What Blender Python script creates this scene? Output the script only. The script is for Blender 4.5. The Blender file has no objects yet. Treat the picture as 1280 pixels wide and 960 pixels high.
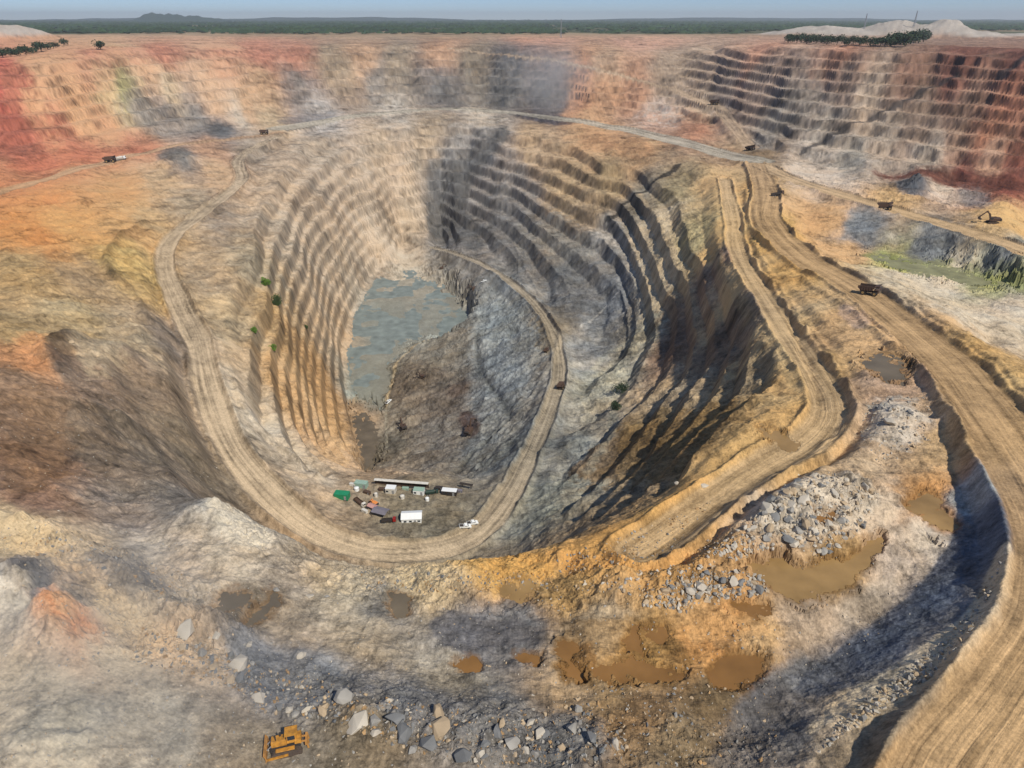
import bpy, bmesh, math, random
import numpy as np
from mathutils import Vector, Matrix, Euler

# ------------------------------------------------------------------ camera, light, exposure
scene = bpy.context.scene
COL = scene.collection
H = 110.0                       # camera height above the near working level
F = 853.33                      # focal length in photo pixels (24 mm on 36 mm, 1280 wide)
PITCH = math.atan(456.5 / F)
SP, CP = math.sin(PITCH), math.cos(PITCH)
cam_d = bpy.data.cameras.new("camera"); cam = bpy.data.objects.new("camera", cam_d); COL.objects.link(cam)
cam_d.lens = 24; cam_d.sensor_width = 36; cam_d.clip_start = 1; cam_d.clip_end = 120000
cam.location = (0, 0, H); cam.rotation_euler = (math.pi / 2 - PITCH, 0, 0)
scene.camera = cam

SUN_EL = math.radians(49); SUN_AZ = math.radians(143)      # azimuth clockwise from +Y
sdir = Vector((math.sin(SUN_AZ) * math.cos(SUN_EL), math.cos(SUN_AZ) * math.cos(SUN_EL), math.sin(SUN_EL)))
w = bpy.data.worlds.new("World"); scene.world = w; w.use_nodes = True
nt = w.node_tree; bg = nt.nodes["Background"]
sky = nt.nodes.new("ShaderNodeTexSky"); sky.sky_type = 'NISHITA'; sky.sun_disc = False
sky.sun_elevation = SUN_EL; sky.sun_rotation = SUN_AZ; sky.altitude = 4000; sky.dust_density = 0.0; sky.air_density = 1.0; sky.ozone_density = 1.5
tint = nt.nodes.new('ShaderNodeMix'); tint.data_type = 'RGBA'; tint.blend_type = 'MULTIPLY'; tint.inputs[0].default_value = 1; tint.inputs[7].default_value = (.92, .95, 1.0, 1)
nt.links.new(sky.outputs[0], tint.inputs[6])
wtc = nt.nodes.new('ShaderNodeTexCoord'); wsx = nt.nodes.new('ShaderNodeSeparateXYZ'); nt.links.new(wtc.outputs['Generated'], wsx.inputs[0])
wr = nt.nodes.new('ShaderNodeValToRGB'); nt.links.new(wsx.outputs[2], wr.inputs[0])     # dims the low sky only, upper sky keeps its fill
wr.color_ramp.elements[0].position = 0.0; wr.color_ramp.elements[0].color = (.52, .55, .62, 1); wr.color_ramp.elements[1].position = .30; wr.color_ramp.elements[1].color = (1.12, 1.05, 1.0, 1)
e_ = wr.color_ramp.elements.new(.03); e_.color = (.42, .50, .63, 1)
wm = nt.nodes.new('ShaderNodeMix'); wm.data_type = 'RGBA'; wm.blend_type = 'MULTIPLY'; wm.inputs[0].default_value = 1
nt.links.new(tint.outputs[2], wm.inputs[6]); nt.links.new(wr.outputs[0], wm.inputs[7]); nt.links.new(wm.outputs[2], bg.inputs[0]); bg.inputs[1].default_value = 0.11
sl = bpy.data.lights.new("sun", 'SUN'); sun = bpy.data.objects.new("sun", sl); COL.objects.link(sun)
sl.energy = 3.6; sl.angle = math.radians(1.5); sl.color = (1.0, 0.93, 0.82)
sun.rotation_euler = (-sdir).to_track_quat('-Z', 'Y').to_euler(); sun.location = (0, 0, 400)
vs = scene.view_settings
vs.view_transform = 'Standard'; vs.look = 'None'; vs.exposure = 0.38; vs.gamma = 1.0
HAZE = 4.5e-5
KLIT = 1.36                     # rendered value of a white level surface in full sun

rnd = random.Random(7)

# ------------------------------------------------------------------ numeric helpers
def ss(a, b, x):
    t = np.clip((x - a) / (b - a), 0, 1); return t * t * (3 - 2 * t)
_TAB = np.random.RandomState(11).uniform(-1, 1, 1 << 20).astype(np.float32)
def vnoise(x, y, seed=0):
    x0 = np.floor(x); y0 = np.floor(y); fx = (x - x0).astype(np.float32); fy = (y - y0).astype(np.float32)
    fx = fx * fx * fx * (fx * (fx * 6 - 15) + 10); fy = fy * fy * fy * (fy * (fy * 6 - 15) + 10)
    ix = (x0.astype(np.int32) + seed * 131) & 1023; iy = (y0.astype(np.int32) + seed * 57) & 1023
    ix1 = (ix + 1) & 1023; iy1 = ((iy + 1) & 1023) << 10; iy = iy << 10
    a = _TAB.take(iy + ix); b = _TAB.take(iy + ix1); c = _TAB.take(iy1 + ix); d = _TAB.take(iy1 + ix1)
    a += (b - a) * fx; c += (d - c) * fx; a += (c - a) * fy
    return a
def fbm(x, y, oct=4, seed=0, gain=.5, ridged=False):
    s = 0; amp = 1; tot = 0; ca, sa = math.cos(.6), math.sin(.6)
    for i in range(oct):
        n = vnoise(x, y, seed + i * 17)
        if ridged: n = 1 - 2 * np.abs(n)
        s = s + amp * n; tot += amp; amp *= gain
        x, y = (x * ca - y * sa) * 2.03 + 5.2, (x * sa + y * ca) * 2.03 + 1.7
    return s / tot

# plan coordinates: U = X/Y * 800, V = how far along the ground (log-like), both functions of X, Y only
REF = 150.0
def Y2V(Y):
    s = REF / Y; return 480 + (F * CP * s - F * SP) / (CP + SP * s)
def V2Y(V):
    q = V - 480; return REF * (F * CP - SP * q) / (F * SP + CP * q)
def plan(px, py, z):
    q = py - 480.0; t = (H - z) / (F * SP + CP * q)
    return t * (px - 640.0), t * (F * CP - SP * q)
def XY2UV(X, Y): return 800 * X / Y, Y2V(Y)

# ------------------------------------------------------------------ survey: spot heights and break lines (photo px, px, elevation)
pts = [
 # near working level
 (0,960,9),(0,880,9),(80,830,9),(150,900,6),(60,760,9),(20,700,5),(100,700,2),(170,780,4),(250,870,3),(230,740,-2),(320,960,3),(200,960,5),
 (450,960,3),(600,960,1),(760,960,0),(900,960,0),(1000,930,1),(330,780,-4),(420,780,-6),(520,780,-8),(620,800,-8),(700,780,-7),(560,860,-5),
 (800,800,-6),(880,820,-6),(960,800,-5),(700,870,-4),(850,880,-2),(420,860,-3),(500,740,-10),(620,730,-11),(800,740,-8),(880,760,-6),
 (930,700,-5),(1010,720,-5.5),(1060,700,-5),(1080,640,-4),(1120,660,-4.5),(1180,640,-4),(1120,720,-5),(1040,760,-5),(960,680,-5),(1040,600,-5),
 (1000,560,-7),(1120,560,-5),(1160,600,-4),(1100,500,-8),(1170,520,-6),(1060,420,-15),(1100,450,-12),(1130,470,-10),(1000,350,-27),
 # left plateau
 (0,640,3),(80,640,0),(160,650,-8),(220,650,-6),(0,560,-2),(80,560,-12),(160,570,-25),(210,600,-27),(0,480,-10),(90,490,-20),(160,490,-38),(70,430,-26),
 (0,400,-22),(120,400,-38),(60,360,-34),(180,420,-44),(0,320,-34),(100,320,-42),(150,280,-46),(0,270,-38),(80,230,-42),(170,220,-48),(240,230,-52),(220,195,-46),
 (200,330,-52),(100,200,-44),(0,215,-40),(150,480,-32),(215,470,-50),(230,540,-50),
 # left far wall
 (0,180,-38),(60,170,-34),(0,150,-24),(0,120,-6),(0,95,10),(0,80,20),(60,140,-22),(80,110,0),(100,80,22),(150,70,28),(150,95,8),(150,120,-14),(130,150,-36),
 (230,65,32),(230,90,12),(230,110,-8),(230,135,-34),(200,165,-47),(260,170,-50),(310,120,-26),(310,90,8),(320,62,34),(300,150,-50),(330,140,-48),
 # far centre
 (400,58,36),(400,85,8),(400,105,-18),(400,125,-42),(500,55,38),(500,80,12),(500,100,-14),(500,120,-40),(600,50,42),(600,70,26),(600,85,8),(600,105,-24),(600,125,-46),
 (700,45,42),(700,70,24),(700,90,-2),(690,120,-40),(740,110,-30),(760,80,8),(760,130,-44),(800,100,-16),(820,130,-38),(860,110,-16),(860,140,-38),
 (350,140,-50),(450,140,-52),(550,140,-52),(650,145,-52),(720,150,-52),(780,160,-51),(850,170,-48),
 # far right wall
 (900,48,40),(900,70,24),(900,95,4),(900,120,-18),(910,150,-38),(950,175,-42),(1000,55,34),(1000,75,20),(1000,110,-6),(1000,140,-22),(1000,170,-36),
 (1100,60,32),(1100,85,14),(1100,120,-8),(1100,150,-22),(1100,190,-38),(1200,68,26),(1200,100,6),(1200,140,-12),(1200,180,-28),(1200,208,-37),
 (1280,75,20),(1280,110,4),(1280,150,-10),(1280,190,-26),(1280,215,-34),(980,200,-41),(1080,210,-40),(1160,245,-38),(1260,250,-36),(1060,235,-39),(1150,225,-38),
 # pit beyond the right haul road
 (1040,300,-42),(1100,325,-42),(1180,345,-41),(1280,370,-39),(1060,325,-41),(1180,370,-38),(1260,400,-35),(1280,440,-30),(1240,430,-32),(1000,275,-40),
 # pit floor
 (500,330,-131),(540,330,-128),(470,370,-132),(560,370,-128),(450,430,-132),(500,420,-132),(460,500,-130),(480,560,-126),(520,540,-122),(520,470,-126),
 (560,420,-124),(560,560,-116),(520,590,-114),(610,370,-116),(640,400,-111),(620,440,-113),(650,450,-107),(590,500,-117),(630,520,-106),(600,570,-107),(580,595,-104),(660,480,-103),
 # left wall of the inner pit
 (350,400,-80),(330,330,-66),(380,330,-84),(420,280,-88),(360,260,-68),(430,220,-76),(470,260,-98),(500,230,-92),(400,180,-60),(480,180,-66),(540,170,-64),(430,330,-108),
 (380,450,-100),(340,470,-84),(400,520,-112),(360,520,-90),(400,560,-104),(540,220,-92),(520,260,-110),(380,400,-96),(290,330,-60),(300,430,-68),
 # right wall of the inner pit
 (600,180,-68),(580,210,-86),(570,250,-104),(600,290,-114),(640,200,-72),(640,250,-94),(650,300,-106),(700,200,-66),(700,250,-82),(700,300,-96),(720,350,-102),(760,210,-60),
 (760,250,-76),(760,300,-88),(770,350,-95),(760,400,-99),(780,430,-97),(820,250,-62),(830,300,-66),(830,350,-74),(840,400,-80),(800,380,-90),(870,300,-54),(890,350,-52),(890,400,-58),
 (910,430,-52),(860,440,-72),(800,450,-88),(750,480,-96),(780,520,-84),(850,500,-62),(900,490,-44),(940,480,-28),(740,560,-86),(800,570,-66),(850,550,-44),(720,620,-80),
 (780,620,-52),(820,610,-32),(720,670,-48),(760,650,-36),(680,660,-74),(650,690,-76),(690,690,-42),(860,230,-52),(780,500,-90),
 # beyond the frame
 (-300,960,12),(-300,600,4),(-300,300,-30),(-300,150,10),(-300,90,25),(1600,960,12),(1600,600,12),(1600,300,-10),(1600,150,10),(1600,90,20),(0,1250,10),(640,1250,4),(1280,1250,12),
 (1400,500,10),(1400,400,-18),(1400,700,14),(640,38,43),(0,50,38),(1280,50,40),(300,45,42),(900,42,42),(0,36,42),(1280,36,42),(640,32,44),(-600,40,42),(1900,40,42),
]
lines = [
 # crest over the near rim and the toe below it
 [(200,640,-8),(262,628,-8),(300,645,-10),(345,672,-12),(400,706,-13),(470,716,-13),(540,708,-13),(600,704,-13),(690,712,-13)],
 [(215,600,-44),(260,600,-64),(300,628,-74),(350,665,-80),(400,690,-83),(470,705,-85),(540,706,-86),(610,690,-86),(650,672,-84)],
 # cliff edge of the yellow bench
 [(700,705,-12),(704,686,-12),(760,668,-12),(830,640,-12),(868,610,-12),(885,575,-12),(910,535,-12),(950,505,-13),(978,492,-14),(966,450,-20),(945,390,-30),(905,320,-41),(903,255,-45),(870,216,-46),(830,200,-48)],
 [(706,718,-15),(780,714,-11),(830,700,-9),(900,655,-9),(970,610,-9),(1040,568,-9),(1070,520,-10),(1045,475,-13),(1010,420,-20),(970,370,-28),(938,300,-38),(932,240,-43)],
 [(712,730,-10),(790,728,-6),(845,702,-4),(910,660,-4),(980,618,-4),(1050,575,-4),(1086,520,-5),(1060,468,-9),(1020,408,-17),(980,355,-26),(950,300,-36),(942,240,-42)],
 # left crest of the inner pit
 [(320,215,-56),(290,290,-58),(290,360,-62),(292,430,-67),(298,490,-71),(318,545,-76),(370,596,-83),(420,612,-88)],
 # toe of left wall
 [(545,292,-130),(500,303,-131),(470,335,-132),(440,390,-133),(428,440,-133),(438,500,-131),(450,560,-127),(458,592,-118)],
 [(560,292,-126),(600,320,-118),(650,340,-111),(690,385,-106),(725,440,-102),(722,500,-98),(700,560,-93),(668,620,-89),(630,665,-87)],
 [(440,155,-53),(540,152,-53),(630,152,-53),(720,160,-52),(800,185,-50)],
 # compound shelf edge
 [(440,604,-90),(500,602,-91),(580,606,-92),(600,612,-92),(630,580,-95)],
 [(460,592,-108),(500,590,-108),(570,592,-104),(600,585,-102)],
 [(450,640,-88),(520,660,-88),(580,655,-89),(480,620,-90),(560,625,-91)],
 # wall under the far right haul road
 [(1000,250,-39),(1040,256,-38),(1120,275,-35),(1200,298,-32),(1280,326,-29)],
 [(1010,262,-42),(1050,298,-43),(1120,310,-43),(1200,328,-42),(1280,352,-40)],
 # bank beside the main haul road (right side)
 [(985,255,-37),(990,300,-31),(1040,325,-26),(1110,360,-19),(1180,398,-13),(1240,440,-8),(1290,480,-4)],
 [(1000,262,-41),(1008,300,-40),(1060,322,-40),(1120,342,-38),(1190,375,-35),(1250,415,-30),(1300,455,-24)],
 # big dark bank: toe then crest
 [(1180,628,-5),(1170,690,-6),(1105,745,-7),(1025,800,-7),(960,860,-6),(925,925,-4)],
 [(1258,636,0),(1246,720,2),(1205,785,3),(1140,850,3),(1070,900,3),(1010,955,3)],
 [(1272,650,1.5),(1264,740,3),(1226,806,4),(1160,875,4),(1090,955,4)],
]
def _s(a, b, x):
    t = min(max((x - a) / (b - a), 0), 1); return t * t * (3 - 2 * t)
def deepen(p):
    x, y, z = p
    if 150 < y < 760 and 325 < x < 960 and z < -56:
        zn_ = -56 + (z + 56) * 1.62; zs_ = -90 + (z + 90) * 2.15 if z < -90 else z
        w_ = _s(620, 380, y) * _s(325, 400, x) * _s(980, 790, x); z = zs_ + (zn_ - zs_) * w_
    return (x, y, z)
pts = [p for p in pts if not ((p[0] >= 860 and p[1] < 200) or (340 <= p[0] < 860 and p[1] < 127) or (-50 <= p[0] < 340 and p[1] < 165) or p[1] <= 150 and (p[0] < -50 or p[0] > 1300))]
# far walls: straight slopes from toe to rim, column by column
FARW = [[((-500,190,-34),(-500,88,36)),((-200,190,-36),(-200,88,38)),((0,185,-38),(0,84,40)),((60,175,-38),(60,80,44)),((130,160,-38),(115,67,52)),((200,152,-42),(185,64,50)),((262,152,-46),(255,62,46)),((330,146,-50),(330,62,40)),
  ((450,130,-52),(450,60,40)),((550,127,-52),(550,58,42)),((640,128,-52),(640,60,42)),((720,134,-50),(720,66,38)),((790,138,-46),(790,72,32)),((850,140,-42),(840,70,32)),((890,148,-40),(890,67,42)),
  ((940,168,-41),(940,65,54)),((1000,186,-40),(1000,64,60)),((1080,198,-40),(1080,64,64)),((1160,207,-38),(1160,66,64)),((1280,218,-36),(1280,76,62)),((1450,240,-34),(1450,88,60)),((1800,260,-34),(1800,96,60))]]
farc = []
for prof in FARW:
    for (t0, r0), (t1, r1) in zip(prof[:-1], prof[1:]):
        m_ = max(1, int(abs(t1[0] - t0[0]) / 24))
        for i in range(m_):
            k = i / m_; A_ = [t0[j] + (t1[j] - t0[j]) * k for j in range(3)]; B_ = [r0[j] + (r1[j] - r0[j]) * k for j in range(3)]
            a_, b_ = plan(*A_), plan(*B_)
            for f in (0, .2, .4, .6, .8, 1.0):
                farc.append((a_[0] + (b_[0] - a_[0]) * f, a_[1] + (b_[1] - a_[1]) * f, A_[2] + (B_[2] - A_[2]) * f))
            farc.append((b_[0] * 1.25, b_[1] * 1.25, B_[2] + 1)); farc.append((b_[0] * 1.8, b_[1] * 1.8, 51))
pts = [deepen(p) for p in pts]; lines = [[deepen(p) for p in l] for l in lines]
ctl = [p for p in pts]
for ln in lines:
    for a, b in zip(ln[:-1], ln[1:]):
        d = math.hypot(a[0] - b[0], a[1] - b[1]); n = max(1, int(d / 26))
        for i in range(n):
            t = i / n; ctl.append(tuple(a[k] + (b[k] - a[k]) * t for k in range(3)))
    ctl.append(ln[-1])
ROADS = {
 # name: (points, width m, colour, berms)
 'left':  [(345,172,-52),(300,198,-55),(302,225,-55),(262,260,-55),(218,295,-55),(206,330,-56),(222,375,-58),(248,430,-61),(262,490,-66),(290,560,-71),(345,625,-77),(400,668,-82),(470,690,-85),(540,688,-87),(590,672,-88),(630,630,-90),(660,575,-93),(688,510,-96),(700,460,-99),(688,410,-102),(655,368,-106),(610,335,-112),(570,318,-120),(540,310,-127)],
 'main':  [(945,205,-41),(958,240,-38),(958,275,-35),(1000,320,-29),(1060,355,-23),(1120,400,-17),(1190,460,-10),(1245,530,-3),(1300,610,2),(1338,690,4),(1350,790,5),(1296,890,6),(1235,985,6),(1180,1150,7),(1100,1400,8)],
 'bench': [(905,225,-45),(915,270,-43),(922,315,-39),(960,380,-28),(1000,440,-18),(1035,500,-11),(1020,545,-10),(950,590,-10),(870,645,-10),(800,695,-11)],
 'east':  [(955,208,-41),(1000,228,-39),(1100,258,-36),(1200,287,-32),(1290,318,-29)],
 'west':  [(-40,252,-40),(30,232,-41),(100,210,-43),(160,195,-46),(230,180,-49),(300,172,-51),(350,165,-52)],
 'north': [(940,185,-42),(900,135,-34),(840,110,-24),(760,90,-4),(690,74,20),(620,68,27),(560,60,33)],
 'saddle':[(350,160,-52),(430,146,-52),(550,135,-51),(640,140,-51),(720,150,-51),(800,165,-50),(880,185,-46),(945,200,-42)],
}
ROADS = {k: [deepen(p) for p in ln] for k, ln in ROADS.items()}
for k, ln in ROADS.items():
    if k in ('north',): continue
    for p in ln: ctl.append(p)
P = np.array(ctl, float)
cx, cy = plan(P[:, 0], P[:, 1], P[:, 2]); farc = np.array(farc); cx = np.concatenate([cx, farc[:, 0]]); cy = np.concatenate([cy, farc[:, 1]]); P = np.concatenate([P, farc]); cu, cv = XY2UV(cx, cy)
# drop near-duplicates
keep = []
for i in range(len(cu)):
    if all((cu[i] - cu[j]) ** 2 + (cv[i] - cv[j]) ** 2 > 9 for j in keep): keep.append(i)
cu, cv, cz = cu[keep], cv[keep], P[keep, 2]
A = np.sqrt((cu[:, None] - cu) ** 2 + (cv[:, None] - cv) ** 2 + 64.0)
n = len(cu); M = np.zeros((n + 3, n + 3)); M[:n, :n] = A - np.eye(n) * 1.0
M[:n, n] = M[n, :n] = 1; M[:n, n + 1] = M[n + 1, :n] = cu / 500; M[:n, n + 2] = M[n + 2, :n] = cv / 500
sol = np.linalg.solve(M, np.concatenate([cz, [0, 0, 0]]))
GU = np.arange(-2400, 2401, 6.0); GV = np.concatenate([np.arange(26, 120, 2.0), np.arange(120, 1900, 5.0)])
gu, gv = np.meshgrid(GU, GV); base = np.zeros_like(gu)
for i in range(n): base += sol[i] * np.sqrt((gu - cu[i]) ** 2 + (gv - cv[i]) ** 2 + 64.0)
base += sol[n] + sol[n + 1] * gu / 500 + sol[n + 2] * gv / 500
gY = V2Y(gv); base = base + (50 - base) * ss(2400, 3600, gY)
outw = np.maximum(ss(1000, 1500, np.abs(gu)), ss(1350, 1700, gv)); base = base * (1 - outw) + np.clip(base, -45, 45) * outw
kb_ = np.ones(9) / 9; bl_ = np.apply_along_axis(lambda q: np.convolve(np.pad(q, 4, 'edge'), kb_, 'valid'), 1, base[:60]); wb_ = (1 - ss(120, 160, GV[:60]))[:, None]; base[:60] = base[:60] * (1 - wb_) + bl_ * wb_
def bil(G, gx, gy, x, y):
    i = np.clip(np.searchsorted(gx, x) - 1, 0, len(gx) - 2); j = np.clip(np.searchsorted(gy, y) - 1, 0, len(gy) - 2)
    fx = np.clip((x - gx[i]) / (gx[i + 1] - gx[i]), 0, 1); fy = np.clip((y - gy[j]) / (gy[j + 1] - gy[j]), 0, 1)
    return (G[j, i] * (1 - fx) + G[j, i + 1] * fx) * (1 - fy) + (G[j + 1, i] * (1 - fx) + G[j + 1, i + 1] * fx) * fy
HV = np.concatenate([np.arange(1800, 120, -1.0), np.arange(120, 27, -.3)])
HY = V2Y(HV)
def hit(px, py, G=None, gx=None, gy=None):
    """first ground point met by the line of sight to (px, py) -> X, Y, z"""
    if G is None: G, gx, gy = base, GU, GV
    q = py - 480.0; a = (px - 640.0) / (F * CP - SP * q); s = (F * SP + CP * q) / (F * CP - SP * q)
    z = bil(G, gx, gy, np.full_like(HV, a * 800), HV); ray = H - HY * s
    idx = np.argmax(z >= ray)
    if z[idx] < ray[idx]: idx = len(HV) - 1
    k = max(idx, 1); d0 = ray[k - 1] - z[k - 1]; d1 = ray[k] - z[k]; t = d0 / (d0 - d1) if d0 != d1 else 0
    t = min(max(t, 0), 1); Yh = HY[k - 1] + (HY[k] - HY[k - 1]) * t
    return a * Yh, Yh, H - Yh * s
def hituv(px, py):
    X, Y, z = hit(px, py); return XY2UV(X, Y)

# ------------------------------------------------------------------ terrain sheet
US = np.concatenate([np.linspace(-2400, -1060, 90)[:-1], np.arange(-1060, -620, 1.9), np.arange(-620, 620, 1.25), np.arange(620, 1060, 1.9), np.linspace(1060, 2400, 90)])
VS = np.concatenate([np.arange(28.0, 60, .5), np.arange(60, 560, .85), np.arange(560, 1240, 1.15), np.arange(1240, 1850, 6)])
U, V = np.meshgrid(US, VS); Y = V2Y(V); X = U / 800 * Y
Z = bil(base, GU, GV, U, V)
# slight smoothing of bilinear creases by a noise warp of the lookup
Z = bil(base, GU, GV, U + 3.0 * fbm(U / 30, V / 18, 3, 3), V + 2.0 * fbm(U / 30, V / 18, 3, 9))
NU = 7 * fbm(U / 44, V / 26, 5, 21, .6); NV = 5 * fbm(U / 44, V / 26, 5, 31, .6)     # plan warp, natural edges
far = ss(300, 1300, Y)
PXM = np.hypot(Y, H) / 853 * 1.25                      # ground spacing of the sheet in metres
def stack(lo, hi, seed, ridged=False, power=0.0, k=2.6):
    o = np.zeros(X.shape, np.float32); L_ = lo
    while L_ <= hi:
        wgt = ss(k * .7, k * 1.6, L_ / PXM) * (1 - ss(28, 60, L_ / PXM))
        rr, cc = np.where(wgt.max(axis=1) > .01)[0], slice(None)
        if len(rr):
            q_ = slice(rr[0], rr[-1] + 1); n_ = vnoise(X[q_] / L_ + seed * .37, Y[q_] / L_ - seed * .21, seed)
            if ridged: n_ = 1 - 2 * np.abs(n_)
            o[q_] += n_ * wgt[q_] * (L_ ** power)
        L_ *= 1.9; seed += 13
    return o


def poly_sd(poly_px, warp=1.0, uv=False):
    """signed distance (plan units, + inside) to a surveyed outline; returns idx slice and values"""
    P = poly_px if uv else [hituv(*p) for p in poly_px]
    for _ in range(2): P = [tuple(np.array(P[i]) * w_ + np.array(P[(i + 1) % len(P)]) * (1 - w_)) for i in range(len(P)) for w_ in (.75, .25)]
    P = np.array(P); m = 40
    c0 = max(np.searchsorted(US, P[:, 0].min() - m), 0); c1 = np.searchsorted(US, P[:, 0].max() + m)
    r0 = max(np.searchsorted(VS, P[:, 1].min() - m), 0); r1 = np.searchsorted(VS, P[:, 1].max() + m)
    sl = (slice(r0, r1), slice(c0, c1)); x = U[sl] + NU[sl] * warp; y = V[sl] + NV[sl] * warp
    d = np.full(x.shape, 1e9); ins = np.zeros(x.shape, bool)
    for i in range(len(P)):
        ax, ay = P[i]; bx, by = P[(i + 1) % len(P)]
        ex, ey = bx - ax, by - ay; L = ex * ex + ey * ey + 1e-9
        t = np.clip(((x - ax) * ex + (y - ay) * ey) / L, 0, 1)
        d = np.minimum(d, (x - ax - t * ex) ** 2 + (y - ay - t * ey) ** 2)
        if abs(ey) > 1e-9:
            c = ((ay > y) != (by > y)) & (x < ex * (y - ay) / ey + ax); ins ^= c
    d = np.sqrt(d); return sl, np.where(ins, d, -d)
def mask(poly, feather=6, warp=1.0):
    sl, d = poly_sd(poly, warp); return sl, ss(-feather, feather, d)

def road_pts(ln, step=6.0):
    q = []
    for p in ln:
        x, y = plan(*p); q.append((float(x), float(y), p[2]))
    # Catmull-Rom
    out = []
    for i in range(len(q) - 1):
        p0 = np.array(q[max(i - 1, 0)]); p1 = np.array(q[i]); p2 = np.array(q[i + 1]); p3 = np.array(q[min(i + 2, len(q) - 1)])
        m = max(2, int(np.linalg.norm(p2 - p1) / step))
        m = min(m, 24)
        for k in range(m):
            t = k / m; out.append(.5 * ((2 * p1) + (-p0 + p2) * t + (2 * p0 - 5 * p1 + 4 * p2 - p3) * t * t + (-p0 + 3 * p1 - 3 * p2 + p3) * t ** 3))
    out.append(np.array(q[-1])); return np.array(out)
def line_field(Q, reach):
    """for every vertex: signed offset from a polyline, its height and length along it"""
    best = np.full(X.shape, 1e9); sd = np.zeros(X.shape); zz = np.zeros(X.shape); al = np.zeros(X.shape); s0 = 0
    for a, b in zip(Q[:-1], Q[1:]):
        L = math.hypot(b[0] - a[0], b[1] - a[1]) + 1e-9
        ylo, yhi = min(a[1], b[1]) - reach, max(a[1], b[1]) + reach
        r0 = np.searchsorted(VS, Y2V(max(yhi, 5))); r1 = np.searchsorted(VS, Y2V(max(ylo, 12)))
        xl, xh = min(a[0], b[0]) - reach, max(a[0], b[0]) + reach
        yl = max(ylo, 12); us = [800 * xl / yl, 800 * xl / yhi, 800 * xh / yl, 800 * xh / yhi]
        c0 = np.searchsorted(US, min(us)); c1 = np.searchsorted(US, max(us))
        if r1 <= r0 or c1 <= c0: s0 += L; continue
        sl = (slice(r0, r1), slice(c0, c1)); x = X[sl] - a[0]; y = Y[sl] - a[1]
        tx, ty = (b[0] - a[0]) / L, (b[1] - a[1]) / L
        t = np.clip(x * tx + y * ty, 0, L); dx = x - t * tx; dy = y - t * ty; d = np.hypot(dx, dy)
        m = d < best[sl]; cr = np.sign(tx * y - ty * x)
        best[sl] = np.where(m, d, best[sl]); sd[sl] = np.where(m, d * cr, sd[sl])
        zz[sl] = np.where(m, a[2] + (b[2] - a[2]) * t / L, zz[sl]); al[sl] = np.where(m, s0 + t, al[sl]); s0 += L
    return best, sd, zz, al

# --- benches cut into the walls
def terrace(z, h, flat=.50, sharp=.96):
    k = z / h; f = np.floor(k); t = k - f
    return (f + np.clip((t - flat) / (.84 - flat), 0, 1) * sharp + t * (1 - sharp)) * h
BENCH = [
 ([(790,180),(900,230),(895,330),(935,400),(985,492),(900,560),(830,620),(720,660),(690,600),(720,500),(740,440),(785,330),(800,250)], 14, 12, .62),
 ([(300,170),(440,150),(640,150),(800,190),(815,250),(800,330),(790,420),(750,440),(700,400),(640,335),(560,300),(500,300),(440,380),(430,450),(450,590),(400,610),(320,540),(296,430),(292,330)], 12.0, 10),
 ([(340,60),(560,60),(720,80),(770,130),(700,132),(340,130)], 14, 6),
 ([(860,50),(1300,66),(1300,235),(1000,205),(920,165),(840,110)], 12.5, 6),
 ([(0,85),(100,75),(300,60),(330,125),(250,160),(100,175),(0,190)], 14, 6),
 ([(700,90),(880,100),(920,160),(800,150),(740,130)], 9, 6),
]
zn = 1.5 * fbm(X / 120, Y / 120, 2, 41) + .7 * fbm(X / 9, Y / 9, 4, 51) * (1 - .8 * far)
brk = fbm(X / 55, Y / 55, 4, 57, .6); zn = zn + .7 * fbm(X / 34, Y / 34, 3, 59) * (1 - .7 * far)
wall = np.zeros_like(Z); ledge = np.zeros_like(Z)
for poly, h, fe, *kk in BENCH:
    sl, m = mask(poly, fe, .6); m = m * (kk[0] if kk else 1) * (.78 + .22 * ss(-.35, .15, brk[sl]))
    ph = (Z[sl] + zn[sl]) / h; ph = ph - np.floor(ph); ledge[sl] = np.maximum(ledge[sl], m * ss(0, .05, ph) * (1 - ss(.42, .50, ph)))
    zt = terrace(Z[sl] + zn[sl], h) - zn[sl] * .55
    Z[sl] = Z[sl] + (zt - Z[sl]) * m; wall[sl] = np.maximum(wall[sl], m)

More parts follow.
